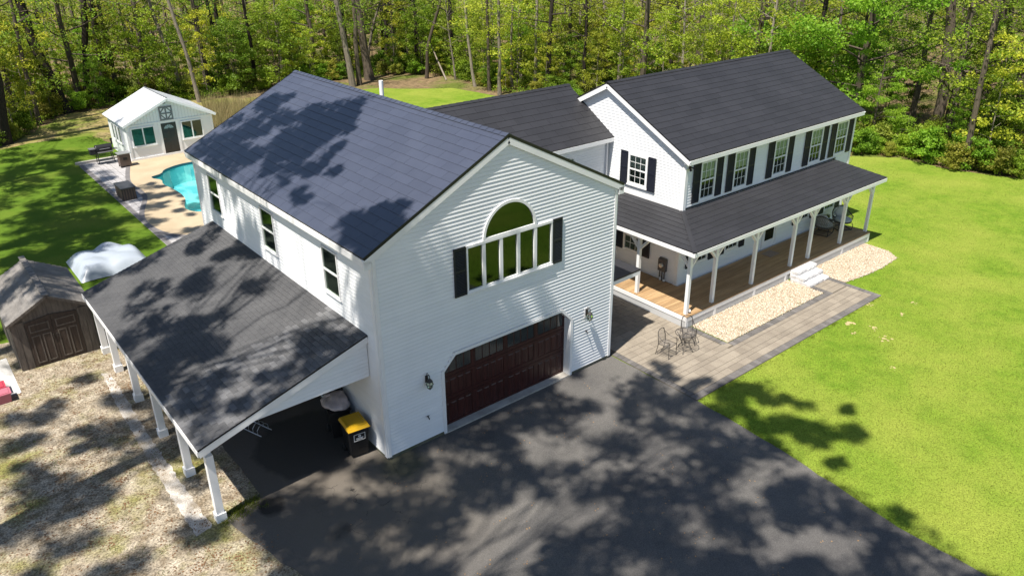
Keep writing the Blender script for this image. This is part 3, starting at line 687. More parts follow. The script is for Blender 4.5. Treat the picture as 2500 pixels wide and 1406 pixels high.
window(ho, T, 3.55, 4.60, 1.24, 2.6, (3, 2), fw=0.09); shutter(ho, T, 3.13, 3.53, 1.22, 2.62); shutter(ho, T, 4.62, 5.02, 1.22, 2.62)
fd = MB(T2); fd.box(20.30, 20.42, 0, 0.06, 0.52, 2.74).box(21.30, 21.42, 0, 0.06, 0.52, 2.74).box(20.42, 21.30, 0, 0.06, 2.62, 2.74).box(20.42, 21.30, 0.002, 0.03, 0.54, 0.86).box(20.42, 20.52, .002, .03, .86, 2.62).box(21.20, 21.30, .002, .03, .86, 2.62)
fdo = fd.build('front_door', 'trim', ho)
MB(T2).pane(20.52, 21.20, 0.86, 2.62, 0.018).build('storm_pane', 'glass_big', fdo)
MB(T2).box(20.52, 21.20, 0.0015, 0.003, 0.86, 2.62).build('room_dark_sheet', 'dark_in', fdo)  # thin sheet behind the storm pane, indoor shade put into its colour
MB(T2).tube([(20.49, 0.06, 1.52), (20.49, 0.075, 1.52), (20.49, 0.075, 1.40)], 0.014).build('handle', 'brass', fdo)
t = MB()
t.box(HX0-0.050, HX0-.004, HY0-0.050, HY0+0.11, 0.5, H2-0.12).box(HX0-0.003, HX0+0.11, HY0-0.047, HY0-.004, 0.5, H2-0.12).box(HX1-0.11, HX1+.022, HY0-0.050, HY0-.004, 0.5, H2-.12)
t.each('corner_trim', 'trim', ho)
oh = 0.20; Ls = math.hypot((HY1-HY0)/2+.30, HR2-H2); vf = Vector((0, hy-HY0+.30, HR2-H2)); vb = Vector((0, -(hy-HY0+.30), HR2-H2))
x0, x1 = HX0-oh, HX1+oh
rf = MB().slab([(x0, hy, HR2), (x0, HY0-.3, H2), (x1, HY0-.3, H2), (x1, hy, HR2)], 0.05).build('roof_slope', 'black_edge', ho)
tiles(rf, (x0, HY0-.3, H2), (1, 0, 0), vf, x1-x0, 16, Ls/16, 0.92, 'roof_char', seed=7)
rb = MB().slab([(x0, HY1+.3, H2), (x0, hy, HR2), (x1, hy, HR2), (x1, HY1+.3, H2)], 0.05).build('roof_slope', 'black_edge', ho)
tiles(rb, (x1, HY1+.3, H2), (-1, 0, 0), vb, x1-x0, 16, Ls/16, 0.92, 'roof_char', seed=8, cap=0)
ridgecaps(rf, (x0, hy, HR2), (x1, hy, HR2), -vf, -vb, 'roof_char', 0.34)
rk = MB()
for x, s in ((x0, 1), (x1, -1)):
    for ye in (HY0-.3, HY1+.3): rk.beam((x+s*.018, ye, H2-0.145), (x+s*.018, hy, HR2-0.145), 0.03, 0.19).beam((x+s*.1, ye, H2-0.11), (x+s*.1, hy, HR2-0.11), 0.15, 0.014)
rk.each('rake_board', 'trim', ho)
MB().box(x0+.02, x1-.02, HY0-.318, HY0-.30, H2-0.21, H2-0.04).box(x0+.03, x1-.03, HY0-.30, HY0-.03, H2-.21, H2-.195).box(x0+.02, x1-.02, HY1+.30, HY1+.318, H2-0.21, H2-0.04).each('fascia', 'trim', ho)

# ------------------------------------------------------------------ porch
po = thing('porch', 'wraparound farmhouse porch with white posts and timber deck', 'porch', (19, 0.6, 0), world=True)
PX0, PY0, PXR, DK, SY1 = 12.69, -0.38, 26.10, 0.51, 5.3
bw_ = 0.138; y = PY0
dkp = MB().box(PX0+.05, PXR-.05, PY0+.05, HY0-.02, DK-0.2, DK-0.035).box(PX0+.05, HX0-.02, HY0-.02, SY1, DK-0.2, DK-0.035).build('deck_frame', 'skirt', po)
k = 0
while y < SY1-0.02:
    xe = PXR if y+bw_ < HY0-0.01 else HX0-0.035
    segs = [(PX0-0.02, xe)] if xe < 16 else []
    if xe > 16:
        cut = PX0-0.02+2.6+1.2*(k % 3); segs = [(PX0-0.02, cut)]
        while cut < xe: segs.append((cut+.003, min(cut+4.8, xe))); cut += 4.8
    for a, b in segs:
        if b-a > .05: MB().box(a, b, y, y+bw_-0.006, DK-0.034, DK).build('deck_board', 'deck', po)
    y += bw_; k += 1
MB().box(PX0-0.03, PXR+.01, PY0-0.045, PY0-.004, DK-0.036, DK+0.001).build('deck_edge_board', 'deck', po)
sk = MB()
sk.box(PX0, PXR, PY0-0.02, PY0-.003, 0.02, DK-0.2).box(PX0-0.02, PX0-.003, PY0, SY1, 0.02, DK-0.2).box(PXR+.003, PXR+.02, PY0, HY0, .02, DK-.2)
sk.each('skirt_panel', 'skirt', po)
g = MB(); x = PX0+0.1
while x < PXR: g.box(x, x+0.012, PY0-0.024, PY0-.019, 0.03, DK-.2); x += 0.15
yy = PY0+.1
while yy < SY1: g.box(PX0-0.024, PX0-.019, yy, yy+.012, .03, DK-.2); yy += 0.15
kind(g.build('skirt_batten', 'skirt', po), 'stuff')
MB().box(PX0-0.03, PXR, PY0-0.035, PY0-.006, DK-0.2, DK-0.04).box(PX0-0.04, PX0-.006, PY0, SY1, DK-0.2, DK-0.036).box(PXR+.003, PXR+.03, PY0, HY0, DK-.2, DK-.04).each('rim_board', 'trim', po)
sp = MB()
for x in (12.72, 14.40, 16.97, 19.2, 23.72, 26.05): sp.box(x-.07, x+.07, PY0-0.03, PY0-.006, 0.015, DK-0.2)
sp.each('skirt_stile', 'trim', po)
RE = 3.28; rx0, ry0 = 12.36, -0.73; RTP = 3.70; rxr = 26.05
pw_, pf_ = HX0-rx0, HY0-ry0
f = MB().slab([(HX0, HY0-.02, RTP), (rx0, ry0, RE), (rxr, ry0, RE), (25.55, HY0-.02, RTP)], 0.05).build('roof_slope', 'black_edge', po)
vf = Vector((0, pf_, RTP-RE)); Lf = vf.length
tiles(f, (rx0, ry0, RE), (1, 0, 0), vf, rxr-rx0, 8, Lf/8, 0.92, 'roof_char', lim=lambda v: (v/Lf*pw_, rxr-rx0-v/Lf*0.5), seed=12)
s = MB().slab([(HX0-.02, 6.5, RTP), (rx0, 6.5, RE), (rx0, ry0, RE), (HX0-.02, HY0, RTP)], 0.05).build('roof_slope', 'black_edge', po)
vs = Vector((pw_, 0, RTP-RE)); Lsd = vs.length
tiles(s, (rx0, 6.5, RE), (0, -1, 0), vs, 6.5-ry0, 8, Lsd/8, 0.92, 'roof_char', lim=lambda v: (0, 6.5-ry0-v/Lsd*pf_), seed=13)
hc = MB().beam((rx0, ry0, RE+.024), (HX0, HY0, RTP+.024), 0.16, 0.012).build('hip_cap', 'roof_char', po)
MB().box(rx0-.016, rx0, ry0, 6.4, RE-.19, RE-.035).box(rx0-.016, rxr, ry0-.016, ry0, RE-.19, RE-.035).beam((rxr-.01, ry0, RE-.12), (25.54, HY0-.03, RTP-.12), .025, .14).each('fascia', 'trim', po)
MB().slab([(rx0+.02, ry0+.02, RE-.18), (rxr-.05, ry0+.02, RE-.18), (25.5, HY0-.04, RE-.10), (HX0-.04, HY0-.04, RE-.10)], 0.012).slab([(rx0+.02, 6.3, RE-.18), (rx0+.02, ry0+.03, RE-.18), (HX0-.05, HY0-.04, RE-.10), (HX0-.05, 6.3, RE-.10)], .012).each('porch_ceiling', 'trim', po)
MB().box(12.79, 26.1, -0.27, -0.13, RE-0.36, RE-0.195).box(12.79, 12.93, -0.13, 6.3, RE-0.36, RE-0.196).each('porch_beam', 'trim', po)
MB().beam((HX0, HY0-.035, RTP+.05), (25.6, HY0-.035, RTP+.05), 0.02, 0.06).each('flashing', 'black_edge', po)
MB().beam((HX0-.035, HY0-.03, RTP+.06), (HX0-.035, 6.3, RTP+.06), 0.02, 0.1).each('flashing', 'trim', po)
PT = RE-0.36
def ppost(x, y, arms):
    p = MB().box(x-.065, x+.065, y-.065, y+.065, DK, PT).build('post', 'trim', po)
    for dx, dy in arms: MB().beam((x+dx*.05, y+dy*.05, PT-0.50), (x+dx*.50, y+dy*.50, PT-0.02), 0.085, 0.10, (dy, dx, 0.3)).build('bracket', 'trim', p)
for x in (12.86, 14.40, 16.97, 19.74, 21.10, 23.72, 26.03):
    ppost(x, -0.20, ([(0, 1)] if x < 13 else [(-1, 0)])+([(1, 0)] if x < 26 else []))
for y in (2.26, 4.9): ppost(12.86, y, [(0, 1), (0, -1)])
# granite steps
st = thing('stone_steps', 'three rough granite slab steps up to the porch deck', 'steps', (20.2, -0.85, 0), world=True)
for x0, x1, y0, y1, z0, z1 in ((19.46, 20.98, -0.78, -0.43, 0.30, 0.46), (19.40, 20.92, -1.12, -0.48, 0.15, 0.30), (19.36, 20.84, -1.46, -0.55, 0.02, 0.15)):
    mb = MB(); nx = 16; rng_ = random.Random(int(z1*100))
    prof = [(y0, z0), (y0-.01, (z0+z1)/2), (y0+.015, z1-.004), (y0+.03, z1), (y1, z1), (y1, z0)]
    rings = []
    for i in range(nx+1):
        xx = x0+(x1-x0)*i/nx; rings.append([mb.pt((xx+rng_.uniform(-.006, .006), yy+(rng_.uniform(-.018, .018) if j < 3 else 0), zz)) for j, (yy, zz) in enumerate(prof)])
    for i in range(nx):
        for j in range(6): mb.f.append([rings[i][j], rings[i+1][j], rings[i+1][(j+1) % 6], rings[i][(j+1) % 6]])
    mb.f.append(rings[0]); mb.f.append(rings[-1][::-1]); mb.build('step_slab', 'granite', st)

# ------------------------------------------------------------------ paved patio and walk
def paving():
    base = [(9.13, -3.74), (20.98, -3.70), (20.98, -1.40), (19.4, -1.40), (19.4, -2.08), (12.95, -2.08), (12.95, -0.42), (12.66, -0.42), (12.66, 5.2), (9.0, 5.2), (9.0, 0.2), (9.13, 0.0)]
    o = kind(MB().poly([(x, y, 0.030) for x, y in base]).build('patio', 'joint'), 'structure', 'tan paver patio and front walk with dark edging')
    def inside(x0, x1, y0, y1):        # field pavers, edging kept free
        return ((9.40 <= x0 and x1 <= 12.66 and y0 >= -3.44 and y1 <= 5.2) or (12.5 <= x0 and x1 <= 20.70 and y0 >= -3.44 and y1 <= -2.36) or (19.66 <= x0 and x1 <= 20.70 and y0 >= -2.6 and y1 <= -1.42) or (12.3 <= x0 and x1 <= 12.95 and -2.36 <= y0 and y1 <= -0.44))
    out = []; r = random.Random(21)
    y = -3.44; row = 0
    while y < 3.6:
        h = (0.30, 0.22, 0.38, 0.22, 0.30)[row % 5]; row += 1; x = 9.40-0.0*r.random()
        while x < 20.7:
            w = r.choice((0.38, 0.50, 0.30, 0.44, 0.58)); x1 = x+w
            a, b, c, d = x, x1, y, y+h; x = x1
            ok = False
            for (X0, X1, Y0, Y1) in ((9.40, 12.66, -3.44, 3.6), (12.66, 20.70, -3.44, -2.36), (19.66, 20.70, -2.36, -1.42), (12.66, 12.95, -2.3, -0.46)):
                p, q, s_, t_ = max(a, X0), min(b, X1), max(c, Y0), min(d, Y1)
                if q-p > 0.05 and t_-s_ > 0.05: out.append((p, q, s_, t_, 'paver'))
        y += h
    def soldier(x0, x1, y0, y1, along):
        L_ = (x1-x0) if along == 'x' else (y1-y0); n = max(1, round(L_/0.21))
        for i in range(n):
            if along == 'x': out.append((x0+L_*i/n, x0+L_*(i+1)/n, y0, y1, 'paver_dark'))
            else: out.append((x0, x1, y0+L_*i/n, y0+L_*(i+1)/n, 'paver_dark'))
    soldier(9.15, 20.96, -3.72, -3.44, 'x'); soldier(20.70, 20.96, -3.44, -1.42, 'y'); soldier(12.97, 19.66, -2.36, -2.10, 'x'); soldier(19.42, 19.66, -2.10, -1.42, 'y')
    soldier(9.15, 9.40, -3.44, 0.02, 'y'); soldier(12.70, 12.95, -2.10, -0.46, 'y')
    out = [q for q in out if q[4] != 'paver' or not (12.70 < (q[0]+q[1])/2 < 12.95 and -2.1 < (q[2]+q[3])/2 < -0.46)]
    out.sort(key=lambda q: (Vector((q[0], q[2], 0))-CAM).length)
    cache = {}; rest = {'paver': MB(), 'paver_dark': MB()}
    for i, (a, b, c, d, m) in enumerate(out):
        g = 0.004; w, h = b-a-2*g, d-c-2*g
        def brick(mb, X, Y, dz):
            e = 0.008; z0, z1 = 0.026, 0.044+dz
            mb.hexa([(X, Y, z0), (X+w, Y, z0), (X+w, Y+h, z0), (X, Y+h, z0), (X+e, Y+e, z1), (X+w-e, Y+e, z1), (X+w-e, Y+h-e, z1), (X+e, Y+h-e, z1)])
        if i < 430:
            k = (round(w, 3), round(h, 3), m)
            if k not in cache: mb = MB(); brick(mb, 0, 0, 0); cache[k] = mb.mesh('paver')
            q = link('paver', cache[k], m, o); q.location = (a+g, c+g, r.uniform(-.002, .002))
        else: brick(rest[m], a+g, c+g, 0)
    for m in rest:
        if rest[m].f: kind(rest[m].build('paver_field', m, o), 'stuff')
paving()
# gravel beds
GB1 = [(13.0, -0.42), (13.0, -2.06), (19.38, -2.06), (19.38, -0.42)]
GB2 = [(20.99, -0.42), (20.99, -2.1), (22.4, -2.3), (23.6, -2.36), (25.2, -2.25), (25.7, -1.6), (25.75, -0.42)]
for gi, poly in enumerate((GB1, GB2)):
    lab = ('pale stone gravel bed between the porch skirt and the walk', 'pale stone gravel bed beyond the granite steps')[gi]
    b = kind(MB().poly([(x, y, 0.034) for x, y in poly]).build('gravel_bed', 'stone'), 'structure', lab)
    V, F = [], []
    xs = [p[0] for p in poly]; ys = [p[1] for p in poly]; n = 0; tot = int(620*(max(xs)-min(xs))*(max(ys)-min(ys)))
    def inp(x, y):
        c = False; j = len(poly)-1
        for i in range(len(poly)):
            if (poly[i][1] > y) != (poly[j][1] > y) and x < (poly[j][0]-poly[i][0])*(y-poly[i][1])/(poly[j][1]-poly[i][1])+poly[i][0]: c = not c
            j = i
        return c
    for _ in range(tot):
        x, y = R.uniform(min(xs)-.06, max(xs)+.06), R.uniform(min(ys)-.06, max(ys))
        if not inp(x, y) and not (R.random() < 0.3 and inp(x, y+.07)): continue
        s0 = R.uniform(.014, .032); a = R.random()*6.28; i0 = len(V)
        for k in range(4):
            rr = s0*R.uniform(.8, 1.3); V.append((x+rr*math.cos(a+k*1.57), y+rr*.8*math.sin(a+k*1.57), 0.04+s0*R.uniform(.1, .5)))
        V.append((x+R.uniform(-.3, .3)*s0, y+R.uniform(-.3, .3)*s0, 0.04+s0*R.uniform(.8, 1.2))); V.append((x, y, .03))
        for k in range(4): F.append((i0+k, i0+(k+1) % 4, i0+4)); F.append((i0+(k+1) % 4, i0+k, i0+5))
    kind(link('gravel_stones', npmesh('gravel_stones', V, F), 'stone', b), 'stuff')

# ------------------------------------------------------------------ pool terrace
TER = [(0.35, 38.7), (0.35, 20.5), (0.2, 13.5), (9.5, 13.5), (12.3, 20), (12.3, 38.7)]
inner = [(3.1, 37.0), (2.3, 34.3), (1.85, 32.4), (1.98, 30.2), (1.85, 28.9), (1.0, 26.8), (0.62, 25.3), (0.60, 23.9), (0.9, 22.4), (1.6, 21.5), (3.0, 21.0)]
def smooth(P, it=2):
    for _ in range(it):
        Q = [P[0]]
        for a, b in zip(P, P[1:]): Q += [(a[0]*.75+b[0]*.25, a[1]*.75+b[1]*.25), (a[0]*.25+b[0]*.75, a[1]*.25+b[1]*.75)]
        P = Q+[P[-1]]
    return P
inner = smooth(inner)
pool = [(3.15, 32.9), (3.9, 33.2), (4.15, 33.9), (5.2, 34.55), (6.4, 34.6), (7.8, 34.2), (9.0, 32.8), (9.4, 30.5), (9.0, 28), (8.0, 26.0), (6.5, 24.6), (4.6, 24.0), (3.1, 24.6), (2.75, 25.5), (3.0, 26.4), (3.38, 27.3), (3.48, 28.4), (3.42, 29.6), (3.22, 30.9), (3.5, 31.9), (3.1, 32.45)]
ps = smooth(pool+[pool[0]], 1)[:-1]
# concrete apron as a ring around the water
ap = MB(); outer = inner+[(9, 20.6), (11.5, 24), (11.5, 37.4), (3.3, 37.4)]
def ringpts(P, n):
    P = [Vector(p) for p in P]+[Vector(P[0])]; c = Vector((6.2, 29.4)); 
    ls = [0]
    for a, b in zip(P, P[1:]): ls.append(ls[-1]+(b-a).length)
    o = []
    for k in range(n):
        t = ls[-1]*k/n; i = max(j for j in range(len(ls)-1) if ls[j] <= t); q = P[i].lerp(P[i+1], (t-ls[i])/max(1e-9, ls[i+1]-ls[i])); o.append(q)
    return o
pc = Vector((6.2, 29.4)); oo = ringpts(outer, 400)
def poly_at(P, ang):
    best = None; d = Vector((math.cos(ang), math.sin(ang)))
    for i in range(len(P)):
        a, b = Vector(P[i])-pc, Vector(P[(i+1) % len(P)])-pc; e = b-a; den = d.x*e.y-d.y*e.x
        if abs(den) < 1e-9: continue
        t = (a.x*e.y-a.y*e.x)/den; u = (a.x*d.y-a.y*d.x)/den
        if t > 0 and -1e-6 <= u <= 1+1e-6: best = t if best is None else min(best, t)
    return pc+d*(best or 1)
NA = 160; pin = [poly_at(ps, 2*math.pi*k/NA) for k in range(NA)]; pout = [poly_at(outer, 2*math.pi*k/NA) for k in range(NA)]
for k in range(NA):
    j = (k+1) % NA; ap.poly([(pin[k].x, pin[k].y, .046), (pin[j].x, pin[j].y, .046), (pout[j].x, pout[j].y, .046), (pout[k].x, pout[k].y, .046)])
kind(ap.build('pool_apron', 'pool_conc'), 'structure', 'tan textured concrete apron around the pool')
tp = MB(); pt_ = [poly_at(TER, 2*math.pi*k/NA) for k in range(NA)]
for k in range(NA):
    j = (k+1) % NA; a, b = pc+(pout[k]-pc)*.985, pc+(pout[j]-pc)*.985
    tp.poly([(a.x, a.y, .030), (b.x, b.y, .030), (pt_[j].x, pt_[j].y, .030), (pt_[k].x, pt_[k].y, .030)])
mat('paver_grey', (0.40, 0.385, 0.385), (0.32, 0.31, 0.31), scale=1.0, rough=0.9, spec=0.15, fine=0.15, fscale=20)
kind(tp.build('pool_terrace', 'paver_grey'), 'structure', 'grey paver pool terrace behind the garage')
MB().box(0.25, 2.9, 38.7, 38.95, 0.0, 0.16).build('terrace_kerb', 'conc'); kind(bpy.data.objects['terrace_kerb'], 'structure', 'pale stone kerb at the terrace end')
def band(P, w, z, m, name, lab):
    mb = MB()
    for a, b in zip(P, P[1:]):
        a, b = Vector(a), Vector(b); n = Vector((-(b-a).y, (b-a).x)).normalized()*w
        mb.poly([(a.x, a.y, z), (b.x, b.y, z), (b.x+n.x, b.y+n.y, z), (a.x+n.x, a.y+n.y, z)])
    return kind(mb.build(name, m), 'structure', lab)
mat('paver_edge', (0.165, 0.155, 0.155), (0.13, 0.122, 0.122), scale=2, rough=0.9, fine=0.15)
band(inner, -0.26, 0.050, 'paver_edge', 'terrace_border', 'curved dark paver border round the pool apron')
band([(0.36, 38.6), (0.36, 20.5), (0.22, 14.2)], 0.24, 0.036, 'paver_edge', 'terrace_border', 'straight dark paver edge beside the lawn')
jl = MB()
for k in range(60):
    yy = 15+k*.40; jl.box(0.62, 2.3, yy, yy+.014, 0.0301, 0.0325)
for k in range(5):
    xx = .62+k*.33; jl.box(xx, xx+.014, 15, 38.4, 0.0301, 0.0322)
kind(jl.build('terrace_joints', 'joint'), 'structure')
pl = MB()
deep = [pin[k]*1 for k in range(NA)]
fl = [pc+(q-pc)*0.93 for q in pin]
for k in range(NA):
    j = (k+1) % NA
    pl.poly([(pin[k].x, pin[k].y, -0.12), (pin[j].x, pin[j].y, -0.12), (fl[j].x, fl[j].y, -1.1), (fl[k].x, fl[k].y, -1.1)])
    pl.poly([(fl[k].x, fl[k].y, -1.1), (fl[j].x, fl[j].y, -1.1), (pc.x+1, pc.y, -1.9)])
pbs = pl.build('swimming_pool', 'pool_tile'); tag(pbs, 'turquoise free-form swimming pool beside the pool house', 'pool'); pbs['kind'] = 'structure'
cb = MB()
for k in range(NA):
    j = (k+1) % NA; cb.poly([(pin[k].x, pin[k].y, .046), (pin[j].x, pin[j].y, .046), (pin[j].x, pin[j].y, -.125), (pin[k].x, pin[k].y, -.125)])
cb.build('waterline_band', 'pool_band', pbs)
MB().poly([(q.x, q.y, -0.06) for q in pin]).build('water', 'water', pbs)
# ------------------------------------------------------------------ pool house
ph = thing('pool_house', 'small white pool house with a dark door and white metal roof', 'pool house', (6.0, 39.3, 0), world=True)
QX0, QX1, QY0, QY1, QE, QR = 3.25, 8.76, 37.2, 41.6, 2.50, 3.80
qm = (QX0+QX1)/2
b = MB().box(QX0, QX1, QY0, QY1, 0.0, QE)
i = [b.pt(p) for p in ((QX0, QY0, QE), (QX1, QY0, QE), (qm, QY0, QR-.06), (QX0, QY1, QE), (QX1, QY1, QE), (qm, QY1, QR-.06))]
b.f += [[i[0], i[1], i[2]], [i[5], i[4], i[3]], [i[1], i[4], i[5], i[2]], [i[3], i[0], i[2], i[5]]]
b.build('walls', 'siding', ph)
T = fy(QY0)
bt = MB(T); x = QX0+.2
while x < QX1-.1: bt.box(x, x+.012, .002, .008, 2.32, QE+(QR-QE)*(1-abs(x-qm)/(qm-QX0))-.1); x += .2
bt.each('gable_batten', 'skirt', ph)
bt = MB(T).box(QX0-.02, QX1+.02, .002, .035, 2.24, 2.32).box(QX0-.02, QX0+.12, .003, .033, .05, 2.24).box(QX1-.12, QX1+.02, .003, .033, .05, 2.24).box(QX0, QX1, .002, .05, 0.0, .18).box(5.24, 5.40, .002, .036, .18, 2.24).box(6.36, 6.52, .002, .036, .18, 2.24)
bt.each('wall_trim', 'trim', ph)
for a, b_, tint in ((3.50, 4.98, 1), (6.66, 8.06, 0)):
    w = window(ph, T, a, b_, .92, 2.14, None, fw=.07, double=False, glass='glass_big'); MB(T).box((a+b_)/2-.035, (a+b_)/2+.035, .004, .058, .99, 2.07).build('mullion', 'trim', w)
d = MB(T).box(5.40, 6.36, .002, .02, .10, 2.16).build('door', 'door_dark', ph)
fan = MB(T)
for k in range(6): 
    a0, a1 = math.pi*(k+.08)/6, math.pi*(k+.92)/6; fan.poly([(5.88+.06*math.cos(a0), .026, 1.80+.05*math.sin(a0)), (5.88+.30*math.cos(a0), .026, 1.80+.24*math.sin(a0)), (5.88+.30*math.cos(a1), .026, 1.80+.24*math.sin(a1)), (5.88+.06*math.cos(a1), .026, 1.80+.05*math.sin(a1))])
mat('fan_glass', (0.30, 0.38, 0.40), rough=0.1)
fan.build('fan_light', 'fan_glass', d)
for a, b_, z0, z1 in ((5.50, 5.83, .30, .95), (5.93, 6.26, .30, .95), (5.50, 5.83, 1.10, 1.65), (5.93, 6.26, 1.10, 1.65)): MB(T).hexa([(a, .02, z0), (b_, .02, z0), (b_, .02, z1), (a, .02, z1), (a+.04, .03, z0+.04), (b_-.04, .03, z0+.04), (b_-.04, .03, z1-.04), (a+.04, .03, z1-.04)]).build('door_panel', 'door_dark', d)
MB(T).lathe([(0.0, 0), (.03, .01), (.03, .04), (0, .05)], (5.48, .05, 1.12), 8).build('door_knob', 'brass', d)
q = MB(T); a, b_, z0, z1 = 5.44, 6.28, 2.36, 3.24; f_ = .09; um, zm = (a+b_)/2, (z0+z1)/2
q.box(a, a+f_, .036, .06, z0, z1).box(b_-f_, b_, .036, .06, z0, z1).box(a+f_, b_-f_, .036, .061, z0, z0+f_).box(a+f_, b_-f_, .036, .061, z1-f_, z1).box(um-.045, um+.045, .036, .059, z0+f_, z1-f_).box(a+f_, b_-f_, .036, .058, zm-.045, zm+.045)
for sx in (-1, 1):
    for sz_ in (-1, 1): q.beam((um+sx*.06, .046, zm+sz_*.38), (um+sx*.34, .046, zm+sz_*.07), .07, .02, (0, 1, 0))
q.build('barn_cross_ornament', 'trim_grey', ph)
MB(T).box(a, b_, .030, .0355, z0, z1).build('ornament_backing', 'trim', ph)
MB(T).box(5.78, 5.94, .002, .10, 3.42, 3.52).build('gable_vent', 'trim_grey', ph)
T3 = fx(QX0)
for k in range(3):
    y0 = 38.55+k*.75; window(ph, T3, y0, y0+.55, .9, 2.05, None, fw=.06, double=False)
for s_ in (0, 1):
    xe = QX0-.22 if s_ == 0 else QX1+.22; ze = QE-.10
    Pp = [(xe, QY0-.25, ze), (qm, QY0-.25, QR), (qm, QY1+.2, QR), (xe, QY1+.2, ze)]
    o = MB().slab(Pp if s_ == 0 else Pp[::-1], .06).build('roof_slope', 'metal_white', ph)
    se = MB()
    for k in range(11): yy = QY0-.2+k*.47; se.beam((xe, yy, ze+.012), (qm, yy, QR+.012), .03, .03)
    se.each('roof_seam', 'metal_white', o)
    MB().beam((xe, QY0-.26, ze-.09), (qm, QY0-.26, QR-.09), .03, .15).each('rake_board', 'trim', o)
MB().beam((qm, QY0-.25, QR+.02), (qm, QY1+.2, QR+.02), .10, .03).build('ridge_strip', 'trim_grey', ph)

# ------------------------------------------------------------------ storage shed
sh = thing('storage_shed', 'weathered brown storage shed with double doors and grey roof', 'shed', (-5.95, 14.3, 0), world=True)
SX0, SX1, SY0, SYB, SE, SR = -7.17, -4.66, 12.3, 16.2, 1.86, 2.56; sm = (SX0+SX1)/2
b = MB().box(SX0, SX1, SY0, SYB, 0.0, SE)
i = [b.pt(p) for p in ((SX0, SY0, SE), (SX1, SY0, SE), (sm, SY0, SR-.05), (SX0, SYB, SE), (SX1, SYB, SE), (sm, SYB, SR-.05))]
b.f += [[i[0], i[1], i[2]], [i[5], i[4], i[3]], [i[1], i[4], i[5], i[2]], [i[3], i[0], i[2], i[5]]]
b.build('walls', 'wood_gray', sh)
T = fy(SY0)
for x0, x1 in ((SX0+.02, -6.97), (-6.96, -6.76), (-5.10, -4.90), (-4.89, SX1-.02)): MB(T).box(x0, x1, .002, .022, .03, 1.80).build('wall_plank', 'wood_gray', sh)
mat('shed_door', (0.060, 0.042, 0.032), (0.040, 0.028, 0.022), scale=3, stretch=(5, 5, 0.8), rough=0.8, fine=0.2)
for x0, x1 in ((-6.73, -5.94), (-5.92, -5.13)):
    d = MB(T); d.box(x0, x1, .004, .03, .05, 1.70)
    d.hexa([(x0, .004, 1.70), (x1, .004, 1.70), (x1, .03, 1.70), (x0, .03, 1.70), (x0+(.0 if x0 < -6 else .0), .004, 1.74 if x0 < -6.0 else 1.84), (x1, .004, 1.84 if x0 < -6.0 else 1.74), (x1, .03, 1.84 if x0 < -6 else 1.74), (x0, .03, 1.74 if x0 < -6 else 1.84)])
    do = d.build('door_leaf', 'shed_door', sh)
    for a, b_, z0, z1 in ((x0+.09, x1-.09, 1.32, 1.62), (x0+.09, (x0+x1)/2-.03, .15, 1.20), ((x0+x1)/2+.03, x1-.09, .15, 1.20)):
        MB(T).box(a, b_, .031, .040, z0, z0+.04).box(a, b_, .031, .040, z1-.04, z1).box(a, a+.04, .031, .041, z0+.04, z1-.04).box(b_-.04, b_, .031, .041, z0+.04, z1-.04).build('door_panel', 'wood_gray', do)
    MB(T).box(x1-.07 if x0 < -6 else x0+.03, x1-.03 if x0 < -6 else x0+.07, .031, .06, .95, 1.10).build('handle', 'iron', do)
for s_ in (0, 1):
    xe = SX0-.10 if s_ == 0 else SX1+.10; ze = SE-.04
    Pp = [(xe, SY0-.14, ze), (sm, SY0-.14, SR), (sm, SYB+.1, SR), (xe, SYB+.1, ze)]
    o = MB().slab(Pp if s_ == 0 else Pp[::-1], .07).build('roof_slope', 'shed_roof', sh)
    for k in range(8):
        t0, t1 = k/8, (k+1)/8
        a = Vector((xe, 0, ze)).lerp(Vector((sm, 0, SR)), t0); c = Vector((xe, 0, ze)).lerp(Vector((sm, 0, SR)), t1)
        MB().hexa([(a.x, SY0-.14, a.z+.001), (a.x, SYB+.1, a.z+.001), (c.x, SYB+.1, c.z+.001), (c.x, SY0-.14, c.z+.001), (a.x, SY0-.14, a.z+.03), (a.x, SYB+.1, a.z+.03), (c.x, SYB+.1, c.z+.004), (c.x, SY0-.14, c.z+.004)]).build('roof_course', 'shed_roof', o)
    MB().beam((xe, SY0-.15, ze-.03), (sm, SY0-.15, SR-.03), .02, .09).each('rake_board', 'wood_gray', o)
for k in range(16): MB().beam((sm, SY0-.14+k*.278, SR+.035), (sm, SY0-.14+k*.278+.27, SR+.022), .20, .03).build('ridge_cap', 'shed_roof', sh)

# ------------------------------------------------------------------ covered furniture, tarp pile, red bins
def cover(name, label, cat, cx, cy, w, d, h, m, peaks, seed, droop=.5, rz=0):
    n = 30; rg = random.Random(seed); V = []; F = []
    ph_ = [rg.random()*6 for _ in range(6)]
    for i in range(n+1):
        for j in range(n+1):
            u, v = i/n*2-1, j/n*2-1; e = max(abs(u), abs(v)); z = 0
            for px, py, pr, pz in peaks: z = max(z, pz*math.exp(-((u-px)**2+(v-py)**2)/(pr*pr)))
            z = z*h*(1-max(0, (e-.72)/.28)**2*.96)+.03
            z += .008*math.sin(u*9+ph_[0])*math.cos(v*8+ph_[1])+.003*math.sin(u*27+v*19+ph_[2])
            k = 1-(z/h)*0.10*max(0, e-.6)
            V.append((cx+(u*math.cos(rz)-v*math.sin(rz)*d/w)*w/2*k, cy+(u*math.sin(rz)*w/d+v*math.cos(rz))*d/2*k, max(.016, z)))
    for i in range(n):
        for j in range(n): a = i*(n+1)+j; F.append((a, a+n+1, a+n+2, a+1))
    o = link(name, npmesh(name, V, F), m, None, True); return tag(o, label, cat)
